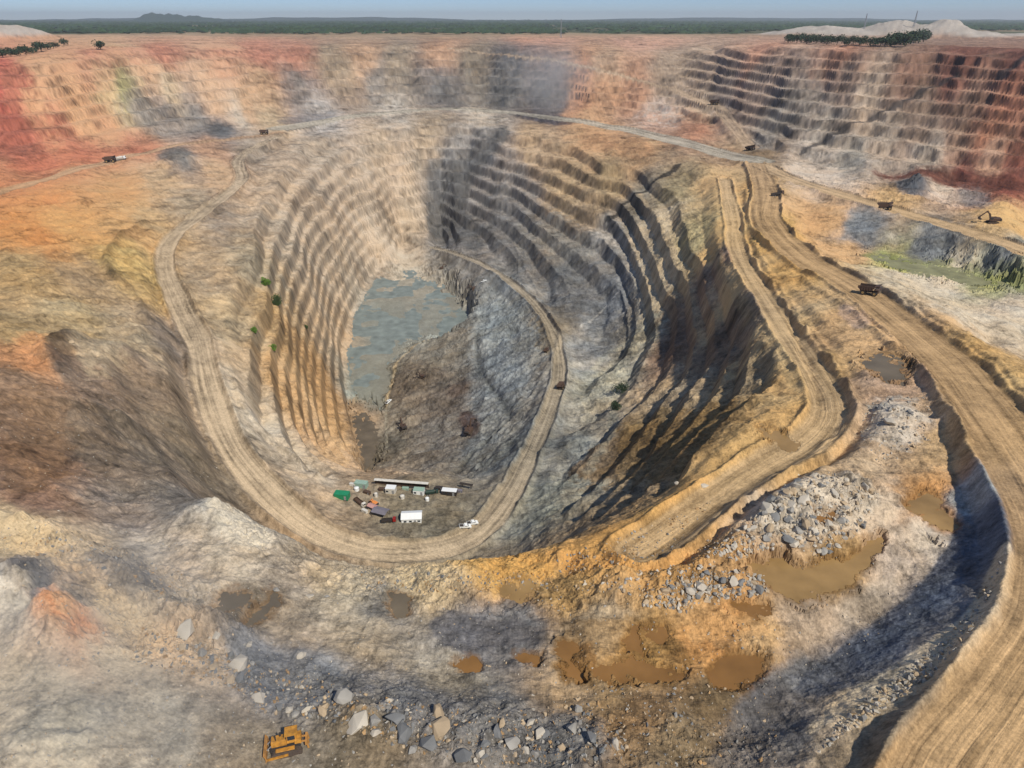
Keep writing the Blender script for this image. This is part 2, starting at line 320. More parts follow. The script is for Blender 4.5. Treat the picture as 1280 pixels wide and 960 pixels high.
# --- roads: graded strip, tracks, windrows
RW = {'left': 14.5, 'main': 24, 'bench': 13, 'east': 22, 'west': 20, 'north': 20, 'saddle': 46}
road_m = np.zeros_like(Z); road_sd = np.zeros_like(Z); road_kind = np.zeros(Z.shape, int); road_al = np.zeros_like(Z)
ROADQ = {}
for ki, (k, ln) in enumerate(ROADS.items()):
    if k == 'north':
        Q = []
        for p in ln:
            X0, Y0, z0 = hit(p[0], p[1]); Q.append((X0, Y0, z0))
        Q = np.array(Q)
    else: Q = road_pts(ln)
    ROADQ[k] = Q; wd = RW[k]
    d, sd, zz, al = line_field(Q, wd + 26)
    hw = wd / 2 * (1 - .35 * ss(-80, -97, zz)) + 1.3 * fbm(X / 35, Y / 35, 2, 61 + ki)
    grade = 1 - ss(0, 11 if k != 'main' else 5, d - hw)
    if k in ('north', 'saddle', 'west'): grade *= .6
    Z = Z + (zz - Z) * grade
    bump = np.exp(-((d - hw - 1.2) / 1.3) ** 2) * (1.3 + .7 * fbm(al / 9, sd * 0, 2, 71 + ki))
    if k in ('left', 'bench', 'main', 'east'): Z = Z + bump * (1.25 if k != 'east' else .8)
    edge = 1 - ss(-1.2, 1.5, d - hw - .5 * fbm(X / 3, Y / 3, 3, 77))
    m = edge > road_m
    road_m = np.where(m, edge, road_m); road_sd = np.where(m, sd / hw, road_sd); road_kind = np.where(m, ki, road_kind); road_al = np.where(m, al, road_al)

# --- windrows / ditches / ridges (photo px lines following the ground)
def gline(pp, step=10):
    out = []
    for a, b in zip(pp[:-1], pp[1:]):
        m = max(1, int(math.hypot(a[0] - b[0], a[1] - b[1]) / step))
        for i in range(m):
            t = i / m; out.append(hit(a[0] + (b[0] - a[0]) * t, a[1] + (b[1] - a[1]) * t))
    out.append(hit(*pp[-1])); return np.array(out)
RIDGES = [  # points, height, half width, darkness
 ([(183,278),(163,290),(150,300),(132,325),(140,345),(162,360),(178,380),(182,400),(210,418),(235,440),(240,465)], 2.6, 2.6, .6),
 ([(295,480),(305,510),(325,535),(350,560),(400,600)], 2.6, 2.2, .35),
 ([(932,240),(935,285),(950,325),(1000,395),(1045,450),(1078,512),(1050,550),(960,612),(825,706)], 2.2, 2.4, .4),  # darkness paints the shade of the left-facing bank
 ([(985,385),(1005,440),(1018,480),(1028,510)], -1.6, 2.4, .5),
 ([(640,300),(700,420),(690,455),(660,500)], 1.5, 2, 0),
 ([(595,420),(600,465),(640,520),(600,560),(565,595)], -2.0, 2.5, .6),
 ([(0,655),(60,665),(110,700),(170,740),(210,770),(300,800)], 3.0, 3.5, .1),
 ([(80,470),(60,440),(95,425)], 4, 5, .3),
 ([(160,535),(190,565),(222,612)], 5.0, 4.5, .35),
 ([(70,515),(40,545),(20,600)], -2, 6, .2),
 ([(1000,350),(1060,385),(1120,440),(1180,500),(1200,560)], 1.8, 2.2, .2),
]
dark = np.zeros_like(Z)
for pp, hh, hw, dk in RIDGES:
    Q = gline(pp); d, sd, zz, al = line_field(Q, abs(hw) * 4 + 12)
    d = np.abs(d + 1.1 * fbm(X / 9, Y / 9, 3, 91)); g = np.exp(-(d / hw) ** 2) * (d < 1e8)
    g = g * (1 + .35 * fbm(X / 5, Y / 5, 2, 95)); Z += hh * g; dark = np.maximum(dark, g * dk)

# --- mounds and hollows: (px, py, radius m, height m)
for px, py, r, h in [(995,650,15,4.5),(1045,620,14,4),(950,672,10,3),(900,735,9,2.6),(935,730,8,2.4),(1115,520,10,2.5),(30,735,9,6),(75,780,8,4),(265,640,8,3),(355,680,7,2.2),(590,725,9,2.5),
                     (140,450,18,6),(100,520,14,4),(225,203,26,9),(1140,232,16,8),(1205,248,14,6),(415,890,6,1.5),(500,905,8,2.2),(560,915,8,2),(455,900,7,2),(760,950,8,2.0),
                     (620,905,7,1.6),(800,735,10,2.5),(760,720,8,2.4),(540,470,12,3),(560,530,10,3),(600,430,9,4),(510,525,7,2.5),(20,960,12,3),(150,740,7,3),(240,790,6,2)]:
    X0, Y0, z0 = hit(px, py); d = np.hypot(X - X0, Y - Y0) / r; Z += h * np.exp(-d * d) * (1 + .5 * fbm(X / (r * .35), Y / (r * .35), 3, int(px)))

# --- pools sunk into the ground
POOLS = [  # outline, depth, water colour name
 ('orange', [(930,712),(960,702),(1010,712),(1060,705),(1092,668),(1102,690),(1070,722),(1040,745),(1000,748),(965,738)]),
 ('orange', [(1130,620),(1165,618),(1192,640),(1198,660),(1178,664),(1150,645)]),
 ('amber', [(912,758),(938,755),(958,762),(955,775),(925,775)]),
 ('amber', [(695,806),(715,803),(722,825),(735,838),(728,850),(700,838)]),
 ('amber', [(775,788),(800,785),(802,808),(812,828),(785,826)]),
 ('amber', [(808,790),(832,786),(838,802),(815,805)]),
 ('amber', [(740,832),(800,828),(830,838),(860,845),(800,852),(745,846)]),
 ('amber', [(900,822),(955,812),(960,838),(910,858),(885,845)]),
 ('orange', [(622,732),(665,730),(670,745),(635,748)]),
 ('amber', [(1010,660),(1040,655),(1030,672)]),
 ('green', [(436,460),(440,410),(456,372),(480,345),(530,340),(575,352),(590,378),(572,400),(540,414),(505,432),(486,452),(484,490),(466,512),(446,508)]),
 ('dirt', [(440,520),(470,525),(475,560),(462,588),(450,570)]),
 ('olive', [(1080,318),(1150,326),(1220,342),(1290,362),(1290,368),(1200,352),(1120,336)]),
 ('orange', [(945,530),(965,540),(1000,548),(990,552),(955,545)]),
 ('dirt', [(1070,455),(1110,450),(1135,462),(1130,480),(1100,470)]),
]
POOLS += [('dirt', [(250,765),(300,740),(315,748),(280,768)]), ('dirt', [(300,780),(340,738),(350,750),(322,780)]), ('dirt', [(480,745),(505,742),(510,765),(490,770)]),('amber',[(560,826),(590,820),(600,830),(575,835)]),('amber',[(640,820),(670,818),(675,828),(650,830)])]
pool_info = []
def pool_noise(sl, kind):
    q = 14.0 if kind == 'green' else 4.0
    return (9 if kind == 'green' else 17) * fbm(X[sl] / q, Y[sl] / q, 5, 117, .68)
wetm = np.zeros_like(Z)
small = .22 * fbm(X / 2.2, Y / 2.2, 3, 111) + .3 * fbm(X / 9, Y / 9, 3, 113)
for kind, poly in POOLS:
    sl, d = poly_sd(poly, .9); d = d + pool_noise(sl, kind); hs = [hit(*p) for p in poly]; zl = float(np.mean([p[2] for p in hs]))
    core = ss(-9, 7, d)
    # level the basin floor and sink it
    ins = d > 2
    if ins.any(): zl = float(np.median(Z[sl][ins]))
    Z[sl] = Z[sl] + (zl + small[sl] * .8 - Z[sl]) * ss(-8, 2, d) * .97
    Z[sl] -= .75 * core
    pool_info.append((kind, poly, zl - .38)); wetm[sl] = np.maximum(wetm[sl], ss(-16, -2, d))

# --- roughness of the ground
def mask_full(poly, fe):
    o = np.zeros_like(Z); sl, m = mask(poly, fe); o[sl] = m; return o
rg = .5 * fbm(X / 16, Y / 16, 5, 121, .55, True) + .6 * fbm(X / 13, Y / 13, 5, 125, .55); r2 = fbm(X / 3.1, Y / 3.1, 4, 131, .55)
heap = np.zeros_like(Z)
steep_gu = fbm(X / 26 + .8 * fbm(X / 90, Y / 90, 2, 5), Y / 26, 5, 141, .55, True)
flatz = np.maximum(wetm, road_m)
Z += road_m * (.16 * fbm(road_sd * 16 + 3 * road_kind, road_al / 30, 4, 449, .6) + .10 * r2)
calm = 1 - .85 * mask_full([(-60,700),(60,700),(240,800),(330,860),(500,990),(-60,1000)], 20)
Z += (1 - flatz) * (.6 * rg * (1 - .5 * far) + .33 * r2 * (1 - .9 * far)) * calm
Z += (1 - flatz) * wall * (1.5 * steep_gu) * (1 - .8 * far)
Z += (1 - flatz) * (.046 * stack(.3, 60, 601, True, 1.0, k=1.4) + .05 * stack(.4, 60, 633, False, 1.0, k=1.4) + .045 * PXM * np.random.RandomState(4).normal(size=Z.shape)) * (.45 + .55 * calm) * (1 - .65 * far) * (1 - ss(2000, 3000, Y))
# coarse broken ground zones
for poly, amp, sc in [
 ([(280,800),(420,830),(600,880),(780,900),(960,900),(1000,960),(560,965),(430,930),(280,880)], .7, 3.2),
 ([(0,640),(140,680),(330,770),(330,820),(180,830),(40,800)], 1.6, 4),
 ([(860,230),(960,430),(980,490),(860,590),(690,700),(600,710),(700,560),(760,420),(820,260)], 1.5, 12),
 ([(230,650),(420,700),(700,705),(960,660),(1080,590),(1120,640),(900,770),(690,770),(420,760)], 1.0, 3.5),
 ([(1190,628),(1262,632),(1252,720),(1150,855),(1020,960),(940,930),(975,860),(1120,745)], .22, 2.8),
 ([(0,330),(190,300),(250,470),(300,600),(210,640),(0,640)], 2.0, 14),
 ([(560,370),(680,380),(690,460),(620,600),(480,600),(480,480)], 2.4, 14),
 ([(1000,215),(1280,240),(1290,280),(1120,260),(1000,235)], 3, 20),
 ([(0,330),(190,300),(100,230),(0,260)], 2, 25)]:
    sl, m = mask(poly, 14, 1.0)
    Z[sl] += amp * m * (1 - flatz[sl]) * fbm(X[sl] / sc, Y[sl] / sc, 4, 151, .6, True)
for px, yd, rx, ry, h in [(10,2500,90,160,34),(-60,2500,120,200,46),(1060,2900,200,180,24),(1150,2800,130,150,34),(1210,2700,120,140,22),(1000,3000,160,160,16),(1105,2900,60,100,16),(1290,2900,150,150,12),(1185,2750,50,90,14)]:
    X0 = (px - 640) / 960 * yd; d = ((X - X0) / rx) ** 2 + ((Y - yd) / ry) ** 2; g = np.exp(-d ** 1.4); Z += h * g * (1 + .25 * fbm(X / 60, Y / 60, 3, 171)); heap = np.maximum(heap, g)
flat_far = ss(2600, 4000, Y)

# pools: shores stay above the water, cells of open water are recorded
water_cells = []; wetm2 = np.zeros_like(Z); mudp = np.zeros_like(Z)
for kind, poly, lev in pool_info:
    sl, d = poly_sd(poly, .9); d = d + pool_noise(sl, kind); band_ = ss(-16, -11, d) * (1 - ss(-3.5, -1, d))
    Z[sl] = np.where(band_ > .3, np.maximum(Z[sl], lev + .10), Z[sl]); Z[sl] = np.where(d > 1, np.minimum(Z[sl] + 9 * (kind == 'green'), lev + (-.02 if kind == 'green' else -.08) + .7 * fbm(X[sl] / (22 if kind == 'green' else 2.8), Y[sl] / (22 if kind == 'green' else 2.8), 4, 115)), Z[sl])
    mud_ = ss(-12, -2, d) * (Y[sl] < 260); wetm2[sl] = np.maximum(wetm2[sl], mud_); mudp[sl] = np.maximum(mudp[sl], ss(-6, 3, d) * (kind == 'green') * (Z[sl] > lev - .02))
    water_cells.append((kind, sl, (d > -4.5), lev))
Z += flat_far * (2 * fbm(X / 400, Y / 400, 3, 161))
Zf = Z

# ------------------------------------------------------------------ ground colour (observed samples, shade still in some of them)
def lin(c):
    c = np.asarray(c, float) / 255; return np.where(c <= .04045, c / 12.92, ((c + .055) / 1.055) ** 2.4)
CS = """100 70 200 140 100|200 62 184 118 86|330 65 184 118 90|380 72 178 118 92|450 65 168 134 106|560 58 170 130 100|680 47 195 140 115|800 50 190 145 125|950 62 185 130 105|1050 70 165 110 85|1200 78 120 72 60|1270 85 115 68 58
10 95 190 80 45|60 90 215 160 110|130 90 228 178 128|180 85 215 170 130|280 80 218 160 120|330 110 185 145 105|420 80 150 134 114|500 85 142 130 114|600 85 130 120 105|640 110 90 95 105|760 80 170 140 115|850 85 155 138 122|950 90 140 125 118|1050 95 125 108 100|1150 95 130 95 80|1270 120 155 95 70
15 125 190 75 40|50 130 228 165 105|100 130 232 172 110|150 108 165 160 95|210 106 200 180 150|200 135 145 140 140|270 120 205 168 135|310 130 195 155 115|380 110 125 120 120|480 115 132 128 126|560 110 112 112 118|690 130 100 98 105|735 110 190 125 75|800 120 170 122 92|900 120 142 130 124|1000 130 130 125 122|1080 140 165 148 132|1150 130 130 112 100|1250 150 160 100 70
10 160 165 80 50|80 160 205 130 78|130 160 228 165 108|170 130 150 145 140|240 150 120 122 128|270 160 115 118 126|300 140 190 182 170|340 150 172 152 122|400 150 168 168 172|500 142 175 172 168|600 147 185 178 168|740 145 205 155 105|820 150 175 168 166|880 140 185 165 142|960 160 138 135 133|1020 170 148 142 136|1100 170 158 146 134|1200 170 148 120 104
30 190 150 80 55|100 180 182 108 68|170 180 195 122 80|230 200 115 114 114|260 185 185 142 112|310 180 155 145 133|400 190 168 156 140|480 190 170 154 134|540 165 165 150 130|600 190 120 122 130|660 180 172 145 112|740 170 195 148 92|800 190 165 130 90|870 160 170 112 80|920 190 170 140 105|950 190 130 108 80|1000 218 195 184 172|1060 200 132 132 130|1150 200 155 144 133|1240 198 158 124 106
20 222 184 116 72|60 250 210 142 82|150 240 215 162 105|200 225 175 148 116|270 215 190 158 125|350 230 175 158 138|420 240 185 168 148|500 230 180 162 142|560 230 112 118 128|640 240 130 128 130|700 230 165 140 105|760 230 148 124 88|800 250 125 122 112|850 240 140 128 98|900 230 220 182 128|960 230 182 145 92|1030 225 210 198 186|1140 235 95 98 108|1180 235 190 178 165|1200 222 122 62 52|1260 232 124 66 54
30 290 205 140 80|80 270 228 172 110|150 280 195 152 105|190 280 172 146 112|240 260 165 150 128|270 270 135 125 114|350 290 170 158 142|450 290 188 174 156|510 270 190 174 152|570 290 125 128 135|640 290 135 134 136|700 290 155 136 108|760 300 130 130 130|820 280 160 148 126|870 290 128 120 92|910 290 218 182 130|970 290 200 158 95|1020 280 205 164 122|1080 285 115 122 130|1160 305 110 115 120|1250 335 105 112 120|1120 248 205 168 120|1250 270 205 170 122
30 340 168 142 105|100 350 150 130 105|160 330 168 142 95|250 340 155 138 116|320 330 158 147 127|400 330 182 168 150|470 330 178 166 150|520 345 196 188 172|560 340 132 132 130|640 335 120 124 128|700 350 112 116 120|760 370 112 118 126|830 340 158 146 124|880 360 118 100 86|920 360 205 176 134|990 340 195 154 98|1050 320 200 164 126|1130 345 200 190 172|1180 360 206 198 182|1250 390 190 180 165|1120 330 145 148 95|1240 352 148 150 110
30 420 152 132 100|100 400 168 152 122|160 420 162 148 126|220 430 130 120 110|290 400 168 152 126|350 400 170 146 112|420 400 188 166 140|480 400 135 150 152|540 390 140 152 155|560 430 120 118 112|620 400 134 146 154|680 420 122 116 104|740 440 112 116 120|800 420 128 126 114|850 420 98 80 70|900 430 106 92 78|930 410 118 108 94|960 420 208 180 138|1050 420 188 156 120|1120 430 194 162 126|1200 440 188 152 102|1270 430 178 168 152
30 450 180 130 95|15 480 140 118 100|100 470 130 116 104|170 470 135 122 108|310 470 172 157 136|350 480 200 165 125|400 500 205 160 112|440 540 150 130 108|460 480 128 140 138|510 480 118 110 100|560 500 112 106 100|620 470 120 128 136|650 560 112 118 120|760 470 130 132 124|860 480 130 118 100|930 480 122 110 90|1000 470 195 162 116|1120 480 172 148 128|1230 470 184 152 106
20 530 118 100 86|30 570 128 100 82|100 540 122 108 94|180 560 124 116 106|240 560 118 110 98|320 520 185 176 160|400 550 205 178 150|480 560 115 112 104|550 560 115 112 108|620 550 120 124 125|740 560 100 104 104|800 540 100 82 56|880 530 118 98 66|850 580 125 100 70|980 530 200 162 112|930 570 200 160 105|1120 530 180 164 146|1180 560 170 144 112|1250 550 194 158 106
40 620 122 100 88|150 640 122 116 112|230 630 112 110 108|290 650 150 148 142|530 640 115 110 98|700 630 102 106 102|780 620 120 106 86|850 640 195 150 90|1000 590 178 146 104|1060 600 165 145 120|1150 620 165 120 76|1215 630 140 148 154
20 670 190 172 142|60 700 165 150 128|150 715 120 116 112|110 690 175 160 138|220 700 165 155 142|290 700 172 162 146|350 720 145 138 128|430 730 165 154 134|530 730 175 158 128|620 715 200 155 90|770 690 202 152 88|740 710 200 150 85|700 740 160 130 88|850 720 170 130 80|880 745 160 130 95|980 640 180 172 160|1050 720 150 120 80|1130 700 160 148 136|1150 680 175 165 152|1100 640 178 165 148
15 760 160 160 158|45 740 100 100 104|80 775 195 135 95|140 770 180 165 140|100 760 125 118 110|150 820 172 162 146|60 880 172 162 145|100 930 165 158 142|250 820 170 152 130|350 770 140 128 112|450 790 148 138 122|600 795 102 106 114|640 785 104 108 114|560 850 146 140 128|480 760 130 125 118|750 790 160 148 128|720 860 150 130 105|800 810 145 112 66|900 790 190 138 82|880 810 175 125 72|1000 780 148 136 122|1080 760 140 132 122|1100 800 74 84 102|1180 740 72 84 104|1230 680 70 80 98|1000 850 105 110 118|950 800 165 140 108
140 960 168 160 146|200 900 152 146 134|300 930 130 120 105|450 940 118 108 92|620 900 104 106 108|700 930 105 106 106|800 890 122 100 76|760 870 140 118 90|900 870 100 86 66|850 930 125 112 92|1000 920 92 94 98|950 880 85 88 95|1100 940 120 112 98|1080 880 190 176 150|1180 800 185 172 150|1240 740 180 165 142|1040 920 170 158 140|1200 900 175 142 100|1270 850 186 148 100|1120 960 170 140 104|330 840 100 108 120|400 850 105 112 122|540 890 108 110 114"""
cs = []
for row in CS.replace("\n", "|").split("|"):
    v = [float(t) for t in row.split()]; u_, v_ = hituv(v[0], v[1]); cs.append((u_, v_, *(lin(v[2:5]) * (1.14 if v[1] > 560 else 1)))) 
cs = np.array(cs)
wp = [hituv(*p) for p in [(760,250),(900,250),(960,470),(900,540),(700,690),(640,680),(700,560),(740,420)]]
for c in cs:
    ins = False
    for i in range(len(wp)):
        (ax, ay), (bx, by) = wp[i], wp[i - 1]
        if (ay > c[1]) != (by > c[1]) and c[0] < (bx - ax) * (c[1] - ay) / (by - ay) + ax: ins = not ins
    if ins: c[2:5] *= 1.55  # samples on the shaded wall lifted to offset their shade
# evaluate on a medium grid by inverse distance, then look up warped
MU = np.arange(-1200, 1201, 5.0); MV = np.concatenate([np.arange(26, 120, 1.5), np.arange(120, 1500, 4.0)])
mu, mv = np.meshgrid(MU, MV); num = np.zeros(mu.shape + (3,)); den = np.zeros(mu.shape)
for c in cs:
    wgt = 1 / ((mu - c[0]) ** 2 + ((mv - c[1]) * (1.4)) ** 2 + 30) ** 2; num += wgt[..., None] * c[2:5]; den += wgt
cmap = num / den[..., None]
w1 = fbm(U / 34, V / 20, 6, 201, .66); w2 = fbm(U / 34, V / 20, 6, 211, .66)
w3 = fbm(U / 90, V / 40, 5, 221, .6); w4 = fbm(U / 90, V / 40, 5, 231, .6)
uu = U + 20 * w1 * (1 - .4 * far) + 14 * w3 * far; vv = V + (13 * w2 * (1 - .7 * far) + 6 * w4 * far)
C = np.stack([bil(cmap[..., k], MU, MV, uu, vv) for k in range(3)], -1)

def paint(poly, rgb, feather=5, warp=1.6, k=1.0, mottle=.35, sc=5.0):
    sl, d = poly_sd(poly, warp)
    t = d / feather + mottle * 3 * fbm(X[sl] / sc, Y[sl] / sc, 4, 301, .6)
    m = (ss(-1, 1, t) * k)[..., None]; C[sl] = C[sl] * (1 - m) + lin(rgb) * m
def paint_line(pp, rgb, hw, k=1.0, feather=.8, raw=False):
    Q = gline(pp, 8); d, sd, zz, al = line_field(Q, hw * 3 + 20)
    d = d + hw * .6 * fbm(X / (hw * 1.5), Y / (hw * 1.5), 3, 311)
    m = ((1 - ss(hw * (1 - feather), hw, d)) * k)[..., None]
    C[:] = C * (1 - m) + lin(rgb) * m

# slopes: rock shows on the steep faces, dust lies on the flats
dZu = np.gradient(Z, axis=1) / np.maximum(np.hypot(np.gradient(X, axis=1), 0), 1e-6)
dYv = np.gradient(Y, axis=0); dXv = np.gradient(X, axis=0); dZv = (np.gradient(Z, axis=0) - dZu * dXv) / dYv
slope = np.hypot(dZu, dZv); steep = ss(.45, 1.25, slope)
ledge *= np.clip(.62 + .9 * fbm(X / 28, Y / 28, 4, 341, .6), .05, 1)
band = fbm(X / 300 + Z / 70, Z / 3.2 + 1.2 * w3, 4, 321)                       # thin rock beds
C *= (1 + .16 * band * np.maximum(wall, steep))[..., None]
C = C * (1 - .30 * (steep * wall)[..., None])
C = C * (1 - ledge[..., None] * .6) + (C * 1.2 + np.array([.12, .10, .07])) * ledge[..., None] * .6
gul = fbm(X / 5.5, Y / 5.5, 4, 331, .6, True)
C *= (1 + .13 * gul)[..., None]

# deposits, with the shade of some faces painted in
paint([(0,82),(40,88),(38,110),(25,135),(0,140)], (182,96,60), 5)
paint([(95,62),(200,58),(385,58),(383,72),(330,78),(250,68),(190,78),(140,84),(110,70)], (176,104,76), 4, 1.2, .6)
paint([(105,115),(150,100),(185,100),(165,115),(120,122)], (160,155,100), 4, 1, .45)
paint([(0,145),(70,140),(90,165),(60,180),(0,182)], (160,75,45), 6, 1.2, .7)
paint([(60,182),(160,178),(185,188),(110,205),(20,215),(0,205)], (190,98,50), 6, 1.2, .7)
paint([(1090,213),(1180,212),(1290,222),(1290,246),(1200,238),(1100,222)], (104,58,48), 3, .8, .95)
paint([(1115,226),(1148,226),(1152,243),(1120,245)], (82,88,98), 4, 1, .9)
paint([(1190,236),(1232,238),(1245,262),(1205,262)], (110,115,122), 5, 1, .7)
paint([(195,190),(238,188),(242,206),(205,210)], (95,97,100), 4, .8, .8)
paint([(135,125),(190,118),(250,140),(262,162),(220,168),(170,142)], (132,128,126), 6, 1.4, .7)
paint([(255,150),(290,152),(285,172),(262,172)], (85,92,102), 5, 1, .7)
paint([(480,88),(600,82),(670,100),(715,132),(640,130),(520,132),(500,110)], (100,102,104), 6, 1.4, .6)
paint([(640,140),(720,146),(722,156),(650,148)], (82,82,98), 2, .5, .9)
paint([(345,146),(420,138),(425,150),(350,158)], (95,98,112), 3, .5, .6)
paint([(540,225),(600,168),(636,152),(640,165),(600,210),(580,250),(610,290),(600,320),(560,300),(532,285),(530,250)], (96,99,104), 3.5, 1.2, .9)  # shade of the steep left-facing wall painted as a dark patch
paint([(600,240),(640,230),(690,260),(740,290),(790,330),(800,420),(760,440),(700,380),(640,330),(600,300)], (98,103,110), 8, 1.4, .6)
paint([(640,285),(690,280),(740,300),(740,330),(650,318)], (148,150,146), 6, 1.6, .4, .8)
paint([(715,160),(790,165),(830,190),(790,205),(740,190)], (188,132,72), 6, 1.4, .6)
paint([(800,135),(880,150),(900,175),(850,180),(800,160)], (178,118,82), 6, 1.6, .5, .8)
paint([(725,90),(780,95),(790,130),(735,132)], (184,130,84), 5, 1.2, .7)
paint([(820,370),(860,355),(930,400),(945,430),(920,470),(850,455),(830,430)], (122,102,86), 9, 1.8, .6, .8)
paint([(760,540),(830,520),(900,510),(975,492),(905,545),(880,580),(830,600),(740,600),(700,600)], (118,94,62), 8, 1.6, .65, .9)
paint([(690,620),(720,600),(850,600),(850,625),(720,675),(690,690)], (126,118,104), 8, 1.6, .5, .8)
for l, c, h_, k in [([(800,240),(830,300),(860,360),(880,430)], (178,160,130), 4, .55), ([(850,225),(880,290),(905,350),(935,410)], (170,152,118), 3, .5), ([(775,290),(795,350),(800,400)], (140,145,148), 3, .5), ([(720,480),(760,440),(790,420)], (165,168,160), 3, .5), ([(740,500),(770,470),(765,540),(735,590)], (150,150,138), 4, .45)]:
    paint_line(l, c, h_, k)
paint_line([(762,275),(785,250),(815,228),(848,206)], (52,52,54), 5, .85, .3)  # shaded ramp face painted as a dark band
paint_line([(1003,190),(1060,160),(1120,132),(1195,93)], (60,60,66), 6, .8, .3)  # dark diagonal stripe, shade on the ramp put into the colour
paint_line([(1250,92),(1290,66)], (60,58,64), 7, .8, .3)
paint_line([(1225,135),(1255,160),(1290,185)], (85,55,42), 5, .6)
paint_line([(755,268),(770,290),(755,320)], (62,66,74), 4, .6)
paint_line([(725,410),(745,392),(758,378),(772,366)], (182,184,184), 1.5, .9)
paint_line([(560,410),(520,430),(495,455),(485,490),(482,510)], (200,185,155), 2.6, .8)
paint_line([(482,510),(484,560)], (150,148,136), 1.6, .6)
paint([(490,335),(535,330),(560,345),(545,370),(510,372),(485,355)], (190,182,166), 6, 1.8, .7)
paint([(600,360),(640,355),(670,400),(680,450),(640,520),(610,560),(575,590),(600,480),(590,420)], (132,142,150), 7, 1.8, .55, .9)
paint([(572,515),(600,515),(600,545),(580,550)], (70,48,44), 4, 1, .7)
paint([(560,480),(590,478),(580,500),(560,498)], (74,62,58), 4, 1, .6)
paint([(535,775),(590,765),(660,775),(685,795),(640,815),(570,820),(545,805)], (98,98,102), 6, 2.2, .8, .8)
paint([(690,700),(720,680),(800,655),(860,620),(885,620),(840,665),(790,705)], (206,156,88), 5, 1.5, .6)
paint([(590,700),(690,705),(700,725),(650,728),(600,722)], (206,154,80), 5, 1.4, .8)
paint([(905,545),(950,515),(1015,500),(1030,540),(960,580),(900,610),(885,600)], (204,164,110), 5, 1.2, .7)
paint([(975,470),(960,440),(985,430),(1020,490),(990,500)], (205,180,138), 5, 1.2, .6)
paint([(255,625),(300,645),(340,672),(345,690),(300,690),(262,660)], (196,190,176), 5, 1.4, .7)
paint([(0,675),(60,668),(100,690),(60,720),(0,700)], (198,176,140), 6, 1.5, .6)
paint([(880,160),(940,190),(930,210),(860,205)], (150,120,96), 6, 1.4, .5)
paint([(75,760),(100,758),(105,785),(80,790)], (182,146,116), 5, 1.4, .8)
paint([(40,715),(70,700),(80,740),(50,770),(35,750)], (88,92,98), 6, 1.2, .7)
paint([(130,735),(200,735),(215,755),(150,765)], (96,94,92), 6, 1.4, .6)
paint([(90,510),(170,530),(220,600),(210,630),(130,620),(80,560)], (112,105,96), 10, 1.5, .5, .8)
paint([(0,510),(80,500),(90,570),(60,620),(0,610)], (132,106,84), 10, 1.5, .5, .9)
paint([(20,420),(70,425),(65,445),(15,450)], (212,150,105), 6, 1.6, .6)
paint([(85,430),(150,420),(170,450),(110,480)], (170,160,140), 8, 1.6, .6, .8)
paint([(300,500),(330,520),(430,600),(415,610),(370,590),(315,540)], (190,180,165), 5, 1.5, .6)
paint([(345,370),(400,430),(440,560),(425,590),(380,520),(350,440)], (196,166,130), 8, 1.8, .55, 1.0)
paint([(340,380),(400,430),(430,520),(415,530),(370,450)], (110,82,52), 5, 1.8, .45, 1.2)
paint([(60,430),(100,420),(85,470),(68,470)], (78,72,70), 4, 1.2, .5)
paint([(1195,640),(1262,634),(1252,720),(1190,790),(1100,850),(1000,880),(990,850),(1080,790),(1175,710)], (88,96,110), 5, 1.4, .8, .5)  # dark blue-grey rock, with the bank's shade painted in as well
paint([(940,870),(1010,850),(1030,900),(960,960),(880,960),(900,910)], (98,98,100), 8, 1.6, .6, .9)
paint([(1240,700),(1255,700),(1240,760),(1190,810),(1130,850),(1040,900),(1000,930),(1040,880),(1130,820),(1200,780)], (192,182,162), 4, 1.2, .8)
paint([(1030,930),(1090,900),(1180,860),(1160,900),(1080,960),(1020,965)], (112,104,92), 6, 1.4, .6, .9)
paint([(850,760),(960,765),(960,800),(900,815),(850,800)], (190,150,104), 7, 2, .6, 1)
paint([(760,770),(850,770),(860,850),(780,860),(700,850),(690,800)], (150,112,62), 9, 2, .5, 1.2)
paint([(880,820),(960,805),(965,850),(880,870)], (104,72,34), 7, 2, .6, 1)
paint([(1140,610),(1200,630),(1205,665),(1160,670)], (170,116,62), 6, 1.5, .6)
paint([(700,820),(740,800),(745,850),(695,855)], (120,82,34), 5, 1.6, .7, 1)
paint([(250,765),(315,735),(355,740),(340,785),(290,795)], (104,96,82), 5, 2.2, .6, 1.4)
paint([(470,740),(520,738),(540,760),(490,775)], (110,104,92), 5, 2, .5, 1.2)
paint([(280,790),(420,830),(600,880),(760,905),(760,955),(600,940),(420,880),(300,850)], (112,114,118), 10, 2, .5, 1.2)
paint([(1040,380),(1080,385),(1090,410),(1060,412)], (165,148,140), 5, 1.4, .6)
paint([(1060,470),(1120,450),(1150,480),(1110,490)], (140,124,110), 5, 1.6, .6)
paint([(1090,500),(1150,500),(1150,560),(1080,560)], (188,184,176), 6, 2, .6, 1.2)
paint([(1120,360),(1290,390),(1290,430),(1180,390)], (198,192,178), 8, 2, .5, .8)
paint([(1080,312),(1180,330),(1290,352),(1290,366),(1180,345),(1080,326)], (130,140,88), 4, 1.2, .7)
paint([(20,700),(0,760),(0,960),(140,960),(230,880),(150,800),(60,800)], (178,170,154), 14, 1.6, .5, .7)  # pale dusty ground, airborne haze painted into its colour
paint([(1000,625),(1060,600),(1100,620),(1090,660),(1030,690),(960,690),(930,670)], (190,184,172), 6, 1.6, .7, .8)
